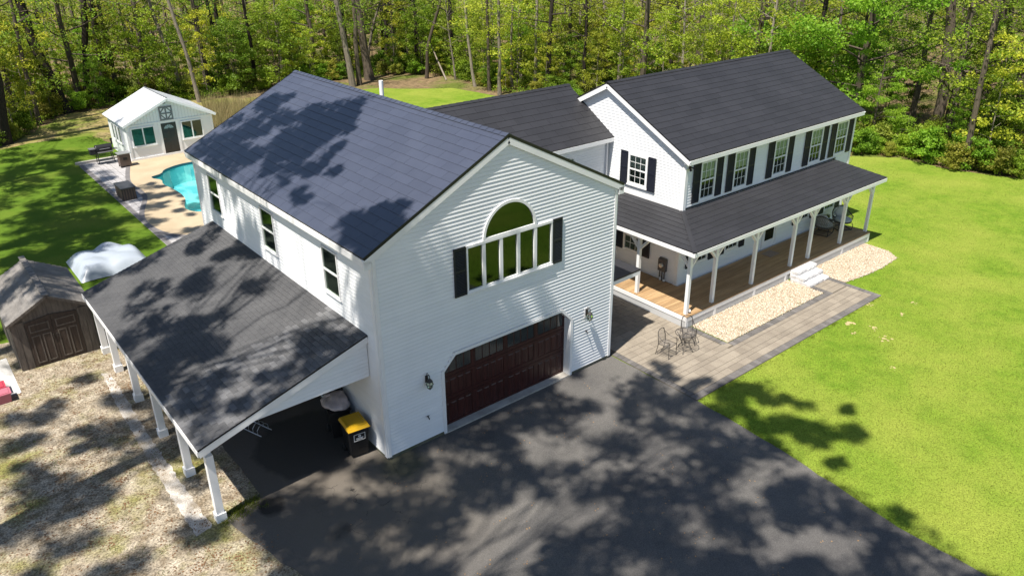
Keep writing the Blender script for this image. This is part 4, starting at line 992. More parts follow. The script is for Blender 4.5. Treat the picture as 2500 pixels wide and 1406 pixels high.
cover('furniture_cover', 'pale grey tarpaulin draped over patio furniture behind the carport', 'cover', -2.35, 20.35, 3.0, 3.0, .68, 'tarp', [(-.55, .45, .75, .82), (.15, .62, .55, 1.0), (.6, .1, .8, .85), (-.5, -.35, .9, .86), (.3, -.4, .9, .84), (0, .0, 1.0, .80)], 5)
cover('tarp_pile', 'crumpled white tarp lying beside the brown shed', 'tarp', -7.95, 12.25, 1.0, 2.9, .26, 'tarp_white', [(-.3, -.4, .6, .9), (.2, .3, .6, .8), (-.2, .7, .4, .9)], 9)
for nm, lab, (x, y), s_, m in (('storage_tub', 'red plastic tub beside the white tarp', (-8.12, 11.15), .30, 'red_plastic'), ('storage_tub', 'pink plastic tub set in front of the red tub', (-8.02, 10.62), .27, 'pink_plastic')):
    t = thing(nm, lab, 'tub', (x, y, .016)); mb = MB()
    mb.hexa([(-s_*.85, -s_*.7, 0), (s_*.85, -s_*.7, 0), (s_*.85, s_*.7, 0), (-s_*.85, s_*.7, 0), (-s_, -s_*.8, .30), (s_, -s_*.8, .30), (s_, s_*.8, .30), (-s_, s_*.8, .30)]); mb.build('body', m, t)
    MB().box(-s_-.02, s_+.02, -s_*.8-.02, s_*.8+.02, .301, .335).box(-s_+.04, s_-.04, -s_*.8+.04, s_*.8-.04, .336, .352).build('lid', m, t)

# ------------------------------------------------------------------ wall lanterns, taps, meter
def lantern(x, z, label):
    t = thing('wall_lantern', label, 'lantern', (x, -0.034, z), group='lanterns beside the garage door')
    MB().box(-.10, .10, -.012, .0, -.14, .22).build('mounting_block', 'trim', t)
    a = MB(); a.hexa([(-.05, -.03, -.05), (.05, -.03, -.05), (.05, -.013, -.05), (-.05, -.013, -.05), (-.045, -.03, .17), (.045, -.03, .17), (.045, -.013, .17), (-.045, -.013, .17)])
    a.build('back_plate', 'iron', t)
    pts = [(0, -.03, .12), (0, -.07, .19), (0, -.13, .24), (0, -.18, .22), (0, -.185, .16), (0, -.17, .13)]
    MB().tube(pts, .014, 6).tube([(0, -.02, .18), (0, -.05, .26), (0, -.09, .28), (0, -.10, .24)], .008, 5).build('scroll_arm', 'iron', t)
    c = (0, -.17, 0)
    MB().lathe([(.02, .13), (.05, .10), (.09, .05), (.095, .035), (.03, .03)], c, 10).build('cap', 'iron', t)
    MB().lathe([(.078, .028), (.098, -.04), (.085, -.12), (.05, -.178)], c, 10).build('globe', 'lamp_glass', t)
    cg = MB()
    for k in range(6):
        an = k*math.pi/3; cg.tube([(c[0]+r*math.cos(an), c[1]+r*math.sin(an), zz) for r, zz in ((.085, .04), (.106, -.04), (.092, -.12), (.05, -.19))], .007, 4)
    cg.tube([(c[0]+.106*math.cos(k*math.pi/8), c[1]+.106*math.sin(k*math.pi/8), -.05) for k in range(17)], .008, 5, False); cg.lathe([(.02, -.18), (.055, -.185), (.03, -.21), (.008, -.24)], c, 8); cg.build('cage', 'iron', t)
    bl = MB()
    for k in range(3): an = k*2.1; bl.tube([(.03*math.cos(an), -.17+.03*math.sin(an), -.14), (.03*math.cos(an), -.17+.03*math.sin(an), -.03)], .010, 5)
    bl.each('candle', 'trim', t)
lantern(1.40, 2.14, 'black wall lantern on the shaded side of the garage door')
lantern(7.74, 2.16, 'black wall lantern on the sunlit side of the garage door')
for x, z, lab in ((1.36, .93, 'small outdoor tap on the wall below the shaded lantern'), (7.74, 1.50, 'small black wall fixture below the sunlit lantern')):
    t = thing('wall_tap', lab, 'tap', (x, -.030, z))
    MB().tube([(0, 0, 0), (0, -.06, 0), (0, -.10, -.03), (0, -.10, -.06)], .018, 8).build('spout', 'iron', t)
    MB().tube([(-.035, -.06, .04), (.035, -.06, .04)], .012, 6).tube([(0, -.06, 0), (0, -.06, .04)], .008, 6).build('handle', 'iron', t)
mt = thing('electric_meter', 'grey electric meter box on the wall by the porch corner', 'meter', (HX0-.038, 2.35, 0.95))
MB().hexa([(-.13, -.19, 0), (-.0, -.19, 0), (0, .19, 0), (-.13, .19, 0), (-.13, -.19, .50), (0, -.19, .56), (0, .19, .56), (-.13, .19, .50)]).build('box', 'meter_grey', mt)
MB(lambda x, y, z: (-.13-z, y, .27+x)).lathe([(.105, 0), (.105, .05), (.085, .085), (.0, .095)], (0, 0, 0), 16).build('dial', 'galv', mt)
for y in (-.12, 0.0, .12): MB().tube([(-.065, y, .0), (-.065, y, -.43)], .028, 8).build('conduit', 'meter_grey', mt)
MB().box(-.10, -.03, -.16, -.08, -.43, -.34).box(-.10, -.03, .03, .11, -.43, -.30).each('conduit_cap', 'trim', mt)
fl_ = thing('flood_light', 'twin flood light under the house eave corner', 'light', (HX0+.16, HY0-.060, 5.42))
MB().box(-.05, .05, -.03, .008, -.05, .05).build('base', 'iron', fl_)
for s_ in (-1, 1): MB().tube([(s_*.03, -.03, 0), (s_*.10, -.09, -.02), (s_*.14, -.15, -.05)], [.02, .035, .055], 8).each('lamp_head', 'iron', fl_)

# ------------------------------------------------------------------ bins, bag, rack
def bin_(name, label, x, y, rz, lid):
    t = thing(name, label, 'bin', (x, y, .028), group='wheeled bins under the carport', rz=rz)
    bd = MB().hexa([(-.24, -.27, .06), (.24, -.27, .06), (.24, .24, .06), (-.24, .24, .06), (-.30, -.37, 1.0), (.30, -.37, 1.0), (.30, .34, 1.0), (-.30, .34, 1.0)])
    bd.box(-.32, .32, -.39, .36, .94, 1.001).box(-.20, .20, .34, .41, .86, .92)
    b = bd.build('body', 'black_plastic', t)
    if lid:
        l = MB(); l.hexa([(-.33, -.42, 1.003), (.33, -.42, 1.003), (.33, .38, 1.003), (-.33, .38, 1.003), (-.29, -.37, 1.075), (.29, -.37, 1.075), (.29, .34, 1.085), (-.29, .34, 1.085)])
        l.hexa([(-.22, -.28, 1.076), (.22, -.28, 1.076), (.22, .20, 1.08), (-.22, .20, 1.08), (-.20, -.26, 1.095), (.20, -.26, 1.095), (.20, .18, 1.10), (-.20, .18, 1.10)])
        l.build('lid', 'yellow_plastic', t)
        la = MB(lambda u, o, z: (u, -.285-.105*(z-.06)/.94-o, z))
        la.box(-.17, .17, .004, .008, .84, .855).box(-.17, .17, .004, .008, .61, .625).box(-.17, -.155, .004, .008, .625, .84).box(.155, .17, .004, .008, .625, .84)
        la.box(-.11, .11, .004, .008, .69, .715).box(-.09, .09, .004, .008, .65, .67)
        for k in range(8): a0, a1 = k*math.pi/4, (k+1)*math.pi/4; la.hexa([(r*math.cos(a), o, .775+r*math.sin(a)) for o in (.004, .008) for r, a in ((.02, a0), (.042, a0), (.042, a1), (.02, a1))])
        la.build('printed_label', 'print_white', b)
    for s_ in (-1, 1):
        w = MB(lambda x_, y_, z_: (s_*(.25+z_), .26+x_, .11+y_)).lathe([(.10, 0), (.115, .01), (.115, .05), (.10, .06)], (0, 0, 0), 14).build('wheel', 'black_plastic', t)
    MB().tube([(-.24, .43, .98), (-.24, .46, 1.0), (.24, .46, 1.0), (.24, .43, .98)], .018, 6).build('handle_bar', 'black_plastic', t)
    return t
bin_('wheeled_bin', 'black wheeled bin with a yellow lid by the garage corner', -0.50, 0.93, -.12, True)
bt_ = bin_('wheeled_bin', 'open black wheeled bin overfilled with white rubbish bags', -0.45, 2.05, -.25, False)
MB().hexa([(-.31, .36, .98), (.31, .36, .98), (.31, .42, .98), (-.31, .42, .98), (-.29, .55, 1.6), (.29, .55, 1.6), (.29, .60, 1.6), (-.29, .60, 1.6)]).build('open_lid', 'black_plastic', bt_)
def blob(cx, cy, cz, rx, ry, rz_, seed, amp=.22, n=14):
    rg = np.random.default_rng(seed); V = []; F = []
    k = rg.normal(0, 1, (7, 3))*3; p_ = rg.uniform(0, 6, 7)
    for i in range(n+1):
        for j in range(2*n):
            th, f_ = math.pi*i/n, math.pi*j/n; d = np.array([math.sin(th)*math.cos(f_), math.sin(th)*math.sin(f_), math.cos(th)])
            r = 1+amp*np.mean(np.sin(k@d+p_))*2; V.append((cx+rx*r*d[0], cy+ry*r*d[1], cz+rz_*r*d[2]))
    for i in range(n):
        for j in range(2*n): a = i*2*n; F.append((a+j, a+(j+1) % (2*n), a+2*n+(j+1) % (2*n), a+2*n+j))
    return V, F
V, F = blob(-.45, 2.0, 1.17, .34, .36, .24, 4); o = link('rubbish_bag', npmesh('rubbish_bag', V, F), 'bag', None, True); tag(o, 'knotted white rubbish bag on top of the open bin', 'bag')
V, F = blob(-.62, 2.28, 1.13, .22, .2, .2, 8); o = link('rubbish_bag', npmesh('rubbish_bag', V, F), 'bag', None, True); tag(o, 'smaller pinkish rubbish bag squeezed behind the knotted one', 'bag')
mat('tote_blue', (0.012, 0.02, 0.09), rough=.4)
t = thing('storage_tote', 'dark blue storage tote deep in the carport shade', 'tote', (-1.6, 6.6, .028))
MB().hexa([(-.4, -.28, 0), (.4, -.28, 0), (.4, .28, 0), (-.4, .28, 0), (-.46, -.33, .5), (.46, -.33, .5), (.46, .33, .5), (-.46, .33, .5)]).build('body', 'tote_blue', t); MB().box(-.48, .48, -.35, .35, .501, .55).build('lid', 'tote_blue', t)
rk_ = thing('bike_rack', 'low grey tubular bike rack on the carport floor', 'rack', (-2.30, 3.85, .028), rz=-1.25)
MB().tube([(-.42, -.2, .012), (.42, -.2, .012)], .014, 6).tube([(-.42, .2, .012), (.42, .2, .012)], .014, 6).each('rail', 'galv', rk_)
for k in range(4): x = -.33+k*.2; MB().tube([(x, -.2, .012), (x, -.2, .16), (x, -.1, .26), (x, .1, .26), (x, .2, .16), (x, .2, .012)], .011, 6).each('hoop', 'galv', rk_)

# ------------------------------------------------------------------ bistro set
def spiral(c, r0, turns, plane, n=22, start=0.0, sgn=1):
    o = []
    for k in range(n+1):
        t = k/n; a = start+sgn*turns*2*math.pi*t; r = r0*(1-.72*t); du, dv = r*math.cos(a), r*math.sin(a)
        o.append((c[0], c[1]+du, c[2]+dv) if plane == 'x' else (c[0]+du, c[1], c[2]+dv))
    return o
def patio_chair(label, loc, rz):      # faces -y
    t = thing('patio_chair', label, 'chair', loc, 'wrought iron bistro chairs', rz)
    f = MB(); s = .225; r = .011
    for sx in (-1, 1):
        x = sx*s
        f.tube([(x, .30, 0), (x*.98, .25, .22), (x*.95, .21, .45), (x*.95, .24, .68), (x*.80, .28, .86)], r)
        f.tube([(x, -.26, 0), (x*1.02, -.25, .22), (x*1.05, -.24, .60)], r)
        f.tube([(x, .28, .10), (x, -.26, .10)], r*.8)
    f.tube([(-s, .26, .10), (s, .26, .10)], r*.8)
    f.tube([(.80*s*math.cos(a), .28, .86+.10*math.sin(a)) for a in [math.pi*k/10 for k in range(11)]], r)
    f.build('frame', 'iron', t)
    for sx in (-1, 1):
        a = MB(); x = sx*s; a.tube([(x*.90, .25, .78), (x*1.1, .10, .66), (x*1.18, -.08, .62), (x*1.15, -.20, .64)]+[(x*1.1, y, z) for _, y, z in spiral((0, -.23, .61), .065, 1.3, 'x', 18, 1.2, 1)], r*.9); a.build('arm_scroll', 'iron', t)
    MB().box(-s, s, -.25, .22, .445, .452).build('seat', 'iron_mesh', t)
    MB().tube([(-s, -.25, .45), (s, -.25, .45), (s, .22, .45), (-s, .22, .45), (-s, -.25, .45)], r).build('seat_rim', 'iron', t)
    b = MB(); prof = [(-.19, .50), (.19, .50), (.20, .68), (.17, .86), (.09, .945), (-.09, .945), (-.17, .86), (-.20, .68)]
    b.poly([(x, .215+(z-.45)*.155, z) for x, z in prof]); b.build('backrest', 'iron_mesh', t)
    MB().tube([(x, .215+(z-.45)*.155, z) for x, z in prof+prof[:1]], r*.7).build('back_rim', 'iron', t)
    return t
Z0 = .046
patio_chair('wrought iron chair with open seat pulled out towards the garage', (10.60, -1.22, Z0), 0.10)
patio_chair('wrought iron chair tucked against the table by the porch corner', (11.86, -1.12, Z0), -0.70)
tb = thing('bistro_table', 'round wrought iron mesh table on the paver patio', 'table', (11.30, -1.46, Z0))
MB().tube([(.368*math.cos(k*math.pi/14), .368*math.sin(k*math.pi/14), .7275) for k in range(29)], .011, 6, False).build('rim', 'iron', tb)
MB().poly([(.365*math.cos(k*math.pi/14), .365*math.sin(k*math.pi/14), .7275) for k in range(28)]).build('mesh_top', 'iron_mesh', tb)
MB().tube([(-.36, 0, .716), (.36, 0, .716)], .010).tube([(0, -.36, .714), (0, .36, .714)], .010).each('top_brace', 'iron', tb)
for k in range(4):
    a = k*math.pi/2+.5; c_, s_ = math.cos(a), math.sin(a)
    MB().tube([(r*c_, r*s_, z) for r, z in ((.30, .71), (.24, .60), (.13, .42), (.14, .30), (.24, .12), (.31, .0))], .011).build('leg', 'iron', tb)
MB().tube([(.14*math.cos(k*math.pi/8), .14*math.sin(k*math.pi/8), .38) for k in range(17)], .010, 6, False).build('leg_ring', 'iron', tb)

# ------------------------------------------------------------------ porch furniture
def lounge(label, loc, rz):           # faces -y
    t = thing('lounge_chair', label, 'armchair', loc, 'wicker porch lounge chairs', rz)
    b = MB()
    b.tube([(-.33, -.34, .02), (-.33, .36, .02), (.33, .36, .02), (.33, -.34, .02), (-.33, -.34, .02)], .018, 6)
    for sx in (-1, 1): b.tube([(sx*.33, -.34, .02), (sx*.36, -.36, .20), (sx*.33, -.30, .36)], .018, 6); b.tube([(sx*.33, .30, .02), (sx*.33, .30, .36)], .018, 6)
    b.build('sled_base', 'iron', t)
    MB().lathe([(.30, .33), (.42, .36), (.43, .40), (.30, .41)], (0, 0, 0), 22).build('seat_frame', 'wicker', t)
    rim = []; 
    for k in range(25):
        a = -0.35+(math.pi+.7)*k/24; h = .62+.36*max(0, math.sin(a))**1.5; rim.append((.48*math.cos(a), .46*math.sin(a)+.02, h))
    MB().tube(rim, .022, 7).build('back_rim', 'wicker', t)
    w = MB()
    for k in range(24):
        for d in (-2, 2):
            j = min(24, max(0, k+d)); a = -0.35+(math.pi+.7)*j/24
            w.tube([rim[k], ((rim[k][0]+.44*math.cos(a))/2*1.03, (rim[k][1]+.42*math.sin(a))/2*1.03, (rim[k][2]+.38)/2), (.42*math.cos(a), .42*math.sin(a), .38)], .008, 4)
    w.build('woven_back', 'wicker_light', t)
    c = MB(); c.lathe([(.10, .405), (.36, .41), (.40, .45), (.38, .51), (.28, .535), (.0, .54)], (0, -.03, 0), 20); c.build('seat_cushion', 'cushion', t, True)
    V, F = blob(0, .27, .74, .29, .13, .27, 3, .05, 12); link('back_cushion', npmesh('back_cushion', V, F), 'cushion', t, True)
    return t
lounge('wicker lounge chair turned away with its woven back showing', (24.25, .93, DK), 1.75)
lounge('wicker lounge chair facing the lawn with pale cushions', (25.55, .75, DK), -0.55)
st_ = thing('side_table', 'small dark side table between the wicker chairs', 'table', (24.95, 1.12, DK))
MB().lathe([(.20, .44), (.22, .445), (.22, .465), (.20, .47)], (0, 0, 0), 16).build('top', 'iron', st_)
for k in range(3): a = k*2.1+.3; MB().tube([(.17*math.cos(a), .17*math.sin(a), .44), (.19*math.cos(a), .19*math.sin(a), 0)], .012, 6).build('leg', 'iron', st_)
pln = thing('potted_plant', 'small leafy potted plant beside the porch chairs', 'plant', (25.25, 1.38, DK))
MB().lathe([(.09, 0), (.13, .22), (.14, .24), (.12, .24), (.11, .20)], (0, 0, 0), 12).build('pot', 'iron', pln)
dmt = MB().box(19.93, 20.62, .86, 1.34, DK+.001, DK+.014).build('doormat', 'doormat'); tag(dmt, 'brown rectangular doormat in front of the porch door', 'doormat')
lg = thing('post_ornament', 'tiny white lantern figure at the porch corner post', 'ornament', (13.0, -.27, DK))
MB().lathe([(.03, 0), (.04, .02), (.03, .05)], (0, 0, 0), 8).build('base', 'iron', lg); MB().lathe([(.03, .05), (.045, .09), (.03, .14), (.01, .17)], (0, 0, 0), 8).build('body', 'trim', lg)

# ------------------------------------------------------------------ poolside things
gr = thing('smoker_grill', 'black barrel smoker grill on the terrace corner by the pool house', 'grill', (1.85, 38.0, .03))
T = lambda x, y, z: (z, y, x)
MB(lambda x, y, z: (z-.45, x, y+.95)).lathe([(.0, 0), (.27, .02), (.28, .05), (.28, .95), (.27, .98), (0, 1.0)], (0, 0, 0), 18).build('barrel', 'black_plastic', gr)
MB().tube([(-.25, -.30, .98), (-.25, -.34, 1.0), (.35, -.34, 1.0), (.35, -.30, .98)], .012).build('lid_handle', 'galv', gr)
MB().box(-.80, -.47, -.22, .22, .70, 1.02).build('pellet_hopper', 'black_plastic', gr); MB().box(-.82, -.45, -.24, .24, 1.021, 1.06).build('hopper_lid', 'grey_metal', gr)
MB().box(-.40, .52, -.48, -.30, .80, .825).build('front_shelf', 'grey_metal', gr); MB().box(.58, .86, -.2, .2, .84, .865).build('side_shelf', 'grey_metal', gr)
MB().tube([(.50, .12, 1.05), (.62, .12, 1.15), (.62, .12, 1.42)], .05, 10).tube([(.62, .12, 1.44), (.62, .12, 1.50)], .075, 10).build('chimney', 'black_plastic', gr)
for x in (-.38, .45):
    for y in (-.24, .24): MB().beam((x, y*.8, .80), (x*1.15, y*1.2, .05), .045, .045, (0, 1, 0)).build('leg', 'black_plastic', gr)
MB().box(-.40, .48, -.22, .22, .20, .235).build('bottom_shelf', 'grey_metal', gr)
ct_ = thing('grill_cart', 'brown metal cart with a grey top next to the smoker grill', 'cart', (2.62, 36.35, .046))
MB().box(-.33, .33, -.27, .27, .08, .85).build('cabinet', 'cart_brown', ct_); MB().box(-.40, .40, -.33, .33, .851, .89).build('top', 'galv', ct_)
MB().box(-.12, .12, -.285, -.271, .45, .62).build('door_panel', 'black_plastic', ct_)
for x in (-.3, .3):
    for y in (-.24, .24): MB().box(x-.03, x+.03, y-.03, y+.03, 0, .08).build('foot', 'black_plastic', ct_)
mat('box_lid', (0.045, 0.048, 0.055), rough=0.5)
db = thing('deck_box', 'dark wicker deck box on the grey pavers beside the pool', 'deck box', (.95, 29.85, .03))
MB().box(-.36, .36, -.70, .70, .0, .66).build('body', 'wicker', db); MB().box(-.40, .40, -.74, .74, .661, .72).build('lid', 'box_lid', db)
sl_ = MB()
for k in range(9): sl_.box(-.368, -.361, -.66+k*.15, -.60+k*.15, .04, .62)
for k in range(5): sl_.box(-.30+k*.14, -.24+k*.14, -.708, -.701, .04, .62)
sl_.each('woven_slat', 'cart_brown', db)

# ------------------------------------------------------------------ trees
def leaves(C, Rd, n, size, flat=0.55, up=0.5):
    """C cluster centres (k,3), Rd radii (k,), n leaves each -> quad arrays"""
    C = np.repeat(np.asarray(C, float), n, 0); Rd = np.repeat(np.asarray(Rd, float), n)
    k = len(C); d = NR.normal(size=(k, 3)); d /= np.linalg.norm(d, axis=1)[:, None]
    P = C+d*(NR.random(k)**0.45*Rd)[:, None]*np.array([1, 1, flat])
    nrm = NR.normal(size=(k, 3))+np.array([0, 0, up*2]); nrm /= np.linalg.norm(nrm, axis=1)[:, None]
    a = np.cross(nrm, NR.normal(size=(k, 3))); a /= np.linalg.norm(a, axis=1)[:, None]; b = np.cross(nrm, a)
    s = (size*(0.6+0.8*NR.random(k)))[:, None]
    V = np.stack([P-a*s*.5, P+b*s*.33-nrm*s*.06, P+a*s*.5, P-b*s*.33-nrm*s*.06], 1).reshape(-1, 3)
    return V, np.arange(4*k).reshape(-1, 4)
def curve(a, b, sag, n=5, wob=0.0, rg=R):
    a, b = Vector(a), Vector(b); o = []
    for i in range(n+1):
        t = i/n; p = a.lerp(b, t); p.z += sag*math.sin(math.pi*t)
        if 0 < i < n: p += Vector((rg.uniform(-wob, wob), rg.uniform(-wob, wob), 0))
        o.append(p)
    return o
def grow(seed, H, r0, low=0.2, nb=18, spread=0.24, ncl=3, nl=70, lsz=0.17, crad=0.85, lean=0.02, stems=1, topf=1.0):
    rg = random.Random(seed); mb = MB(); C = []; Rr = []
    for st in range(stems):
        dx, dy = rg.uniform(-lean, lean), rg.uniform(-lean, lean)
        if stems > 1: dx += .12*math.cos(st*6.28/stems+seed); dy += .12*math.sin(st*6.28/stems+seed)
        pts = []; n = 9; x = y = 0
        for i in range(n+1):
            t = i/n; pts.append(Vector((x, y, t*H*(1-.08*st)))); x += dx*H/n+rg.uniform(-.012, .012)*H*.6; y += dy*H/n+rg.uniform(-.012, .012)*H*.6
        rad = [max(.012, r0*(1-.82*(i/n)))*(1.35 if i == 0 else 1) for i in range(n+1)]
        pts[0].z = -0.05; mb.tube(pts, rad, 7 if r0 > .15 else 5)
        for k in range(nb):
            f = low+(topf-low)*(k+.5)/nb+rg.uniform(-.02, .02); i = min(n-1, int(f*n)); p = pts[i].lerp(pts[i+1], f*n-i)
            az = k*2.4+rg.uniform(-.6, .6)+seed; Lb = H*spread*(1.12-.75*max(0, f-.35))*rg.uniform(.6, 1.15)
            tip = p+Vector((math.cos(az)*Lb, math.sin(az)*Lb, Lb*rg.uniform(.05, .55)))
            br = curve(p, tip, rg.uniform(-.03, .06)*Lb, 4, Lb*.05, rg); rb = max(.008, rad[i]*.38)
            mb.tube(br, [rb, rb*.75, rb*.5, rb*.3, rb*.15], 4, False)
            for c in range(ncl):
                t = .45+.6*(c+rg.random())/ncl; q = p.lerp(tip, t)+Vector((rg.uniform(-1, 1), rg.uniform(-1, 1), rg.uniform(-.4, .4)))*crad*.7
                if H > 10 and q.z > 10.0 and rg.random() < .88: continue
                C.append(q); Rr.append(crad*rg.uniform(.55, 1.2))
        C.append(pts[-1]); Rr.append(crad)
    V, F = leaves(C, Rr, nl, lsz)
    return mb.mesh('trunk'), npmesh('crown', V, F)
KIND = {}
def species(key, bark, leaf, seeds, **kw):
    KIND[key] = []
    for sd in seeds:
        t, c = grow(sd, **kw); t.materials.append(MATS[bark]); c.materials.append(MATS[leaf]); KIND[key].append((t, c))
species('oak', 'bark', 'leaf_green', (1, 2, 3), H=19, r0=.24, low=.14, nb=26, ncl=4, nl=36, lsz=.16, crad=1.0)
species('ash', 'bark_pale', 'leaf_yellow', (4, 5, 6), H=17, r0=.16, low=.14, nb=24, spread=.19, ncl=3, nl=40, lsz=.155, crad=.95)
species('hickory', 'bark_dark', 'leaf_olive', (7, 8), H=20, r0=.24, low=.25, nb=22, spread=.20, ncl=3, nl=26, lsz=.16, crad=1.0)
species('sapling', 'bark', 'leaf_green', (9, 10, 11), H=6.5, r0=.05, low=.12, nb=18, spread=.26, ncl=3, nl=36, lsz=.165, crad=.52, stems=2)
species('sapling_y', 'bark_pale', 'leaf_yellow', (12, 13, 14), H=7.5, r0=.05, low=.15, nb=18, spread=.22, ncl=3, nl=40, lsz=.165, crad=.52)
species('bush', 'bark', 'leaf_green', (15, 16), H=1.7, r0=.025, low=.08, nb=9, spread=.5, ncl=3, nl=34, lsz=.13, crad=.36, stems=3)
species('bush_y', 'bark', 'leaf_olive', (17, 18), H=1.5, r0=.022, low=.08, nb=9, spread=.5, ncl=3, nl=32, lsz=.12, crad=.36, stems=3)
species('maple', 'bark', 'leaf_maple', (19,), H=15, r0=.24, low=.10, nb=40, spread=.34, ncl=5, nl=130, lsz=.17, crad=.85)
NAMES = {'oak': 'oak_tree', 'ash': 'slender_tree', 'hickory': 'dark_trunked_tree', 'sapling': 'sapling', 'sapling_y': 'sapling', 'bush': 'bush', 'bush_y': 'bush', 'maple': 'maple_tree'}
LABS = {'oak': ('tall tree with mid green spring leaves among the woods', 'tree', 'green woodland trees'),
        'ash': ('slender pale-barked tree with yellow green leaves among the woods', 'tree', 'yellow green woodland trees'),
        'hickory': ('tall dark-trunked tree with sparse olive leaves among the woods', 'tree', 'dark trunked woodland trees'),
        'sapling': ('young multi-stemmed green sapling in the woodland understory', 'sapling', 'green understory saplings'),
        'sapling_y': ('young thin sapling with yellow green leaves in the understory', 'sapling', 'yellow green understory saplings'),
        'bush': ('low green bush at the woodland edge', 'bush', 'green bushes along the woods'),
        'bush_y': ('low olive bush at the woodland edge', 'bush', 'olive bushes along the woods')}
def plant(key, x, y, sc=1.0, label=None, name=None, cat=None, var=None, rz=None):
    t, c = KIND[key][R.randrange(len(KIND[key])) if var is None else var]
    lab, ca, gp_ = LABS.get(key, (label, cat, None))
    o = thing(name or NAMES[key], label or lab, cat or ca, (x, y, 0), None if label else gp_, R.random()*6.28 if rz is None else rz)
    o.scale = (sc, sc, sc*R.uniform(.92, 1.1))
    for nm, me in (('trunk', t), ('crown', c)):
        q = bpy.data.objects.new(nm, me); COL.objects.link(q); q.parent = o
    return o
# explicit trunks seen in the photograph: pixel path of the stem, radius, bark, crown kind
def stem(pix, r, bark, crown, label, name='woodland_tree', H=18.0):
    b = onz(*pix[0]); d = Vector((FWD.x, FWD.y, 0)).normalized()
    pts = [b]+[onplane(px, py, b, d) for px, py in pix[1:]]
    v = (pts[-1]-pts[-2]).normalized() if len(pts) > 1 else Vector((0, 0, 1)); v = (v+Vector((0, 0, .8))).normalized()
    while pts[-1].z < H: pts.append(pts[-1]+v*2.5+Vector((R.uniform(-.2, .2), R.uniform(-.2, .2), 0)))
    n = len(pts); o = thing(name, label, 'tree', b, None, world=True)
    pts[0] = pts[0]-Vector((0, 0, .05))
    fine = []
    for a, c in zip(pts, pts[1:]):
        m = max(1, int((c-a).length/1.2))
        for i in range(m): fine.append(a.lerp(c, i/m)+(Vector((R.uniform(-.06, .06), R.uniform(-.06, .06), 0)) if fine else Vector()))
    fine.append(pts[-1]); m = len(fine)
    mb = MB(); mb.tube(fine, [r*(1.3 if i == 0 else 1.0-.65*i/m) for i in range(m)], 9)
    for k in range(10):
        i = R.randrange(m//3, m-1); az = R.random()*6.28; Lb = R.uniform(1.0, 3.5)
        mb.tube(curve(fine[i], fine[i]+Vector((math.cos(az)*Lb, math.sin(az)*Lb, Lb*.5)), .1, 4, .15), [r*.25, r*.18, r*.12, r*.07, .01], 5, False)
    mb.build('trunk', bark, o)
    if crown:
        t, c = KIND[crown][R.randrange(len(KIND[crown]))]
        q = bpy.data.objects.new('crown', c); COL.objects.link(q); q.parent = o; q.rotation_euler = (0, 0, R.random()*6.28); z = fine[-1]
        q.location = (z.x-b.x, z.y-b.y, 1.0 if crown != 'hickory' else 3.0); q.scale = (1, 1, .95)
    return o
stem([(165, 275), (130, 205), (97, 140), (76, 95)], .46, 'bark_dark', 'hickory', 'massive dark trunk leaning sideways over the lawn edge')
stem([(97, 305), (78, 230), (62, 170), (38, 60)], .17, 'bark', 'ash', 'thin forked trunk in front of the massive leaning tree')
stem([(8, 352), (2, 300), (-12, 200)], .50, 'bark_dark', 'oak', 'broad dark trunk at the end of the shaded lawn')
stem([(218, 250), (212, 190), (208, 100), (205, 20)], .30, 'bark_dark', 'oak', 'upright rough trunk behind the brown leaf pile')
stem([(262, 238), (252, 190), (240, 100)], .36, 'bark_dark', None, 'stout dark trunk close behind the upright rough trunk')
stem([(345, 225), (325, 150), (295, 40), (285, 0)], .16, 'bark_pale', 'ash', 'slim grey trunk rising behind the pool house roof')
stem([(445, 235), (425, 160), (380, 50), (362, 0)], .18, 'bark_pale', 'ash', 'slim pale trunk behind the pool house gable')
stem([(487, 250), (460, 150), (430, 60), (410, 0)], .17, 'bark_pale', None, 'second slim pale trunk right beside the pool house gable')
stem([(560, 200), (545, 120), (520, 0)], .24, 'bark_dark', 'oak', 'dark trunk rising behind the dry reeds')
stem([(862, 212), (850, 150), (832, 60), (822, 0)], .27, 'bark_pale', 'oak', 'long pale leaning trunk over the rear lawn')
stem([(903, 195), (890, 120), (876, 40), (868, 0)], .42, 'bark', 'oak', 'thickest trunk of the clump by the rear lawn')
stem([(878, 208), (872, 150), (868, 60)], .22, 'bark', None, 'straight middle trunk of the clump by the rear lawn')
stem([(896, 160), (905, 90), (920, 30), (930, 0)], .14, 'bark_pale', None, 'thin pale stem slanting across the trunk clump')
stem([(938, 140), (935, 60), (930, 0)], .30, 'bark_dark', 'hickory', 'dark straight trunk deeper in the woods behind the clump')
stem([(982, 130), (979, 60), (975, 0)], .40, 'bark_dark', 'hickory', 'heavy dark trunk with rough bark deep in the woods')
stem([(1042, 192), (1043, 120), (1060, 60), (1075, 0)], .17, 'bark', 'hickory', 'bare forked trunk above the brown litter slope')
stem([(1112, 195), (1106, 150), (1100, 110)], .09, 'bark_pale', None, 'thin crooked bare stem beside the forked trunk', H=8)
stem([(1160, 212), (1148, 140), (1140, 60), (1135, 0)], .14, 'bark_pale', 'ash', 'thin leaning trunk near the corner of the rear lawn')
stem([(1195, 222), (1192, 100), (1190, 0)], .15, 'bark', 'ash', 'vine covered thin trunk at the rear lawn corner')
stem([(1220, 232), (1218, 120), (1217, 0)], .16, 'bark_pale', 'ash', 'pale straight trunk nearest the rear lawn corner')
stem([(1307, 222), (1308, 120), (1310, 0)], .15, 'bark_pale', 'ash', 'pale slim trunk behind the wing roof')
stem([(1376, 195), (1378, 100), (1380, 0)], .13, 'bark_pale', 'ash', 'white birch-like trunk behind the wing roof ridge')
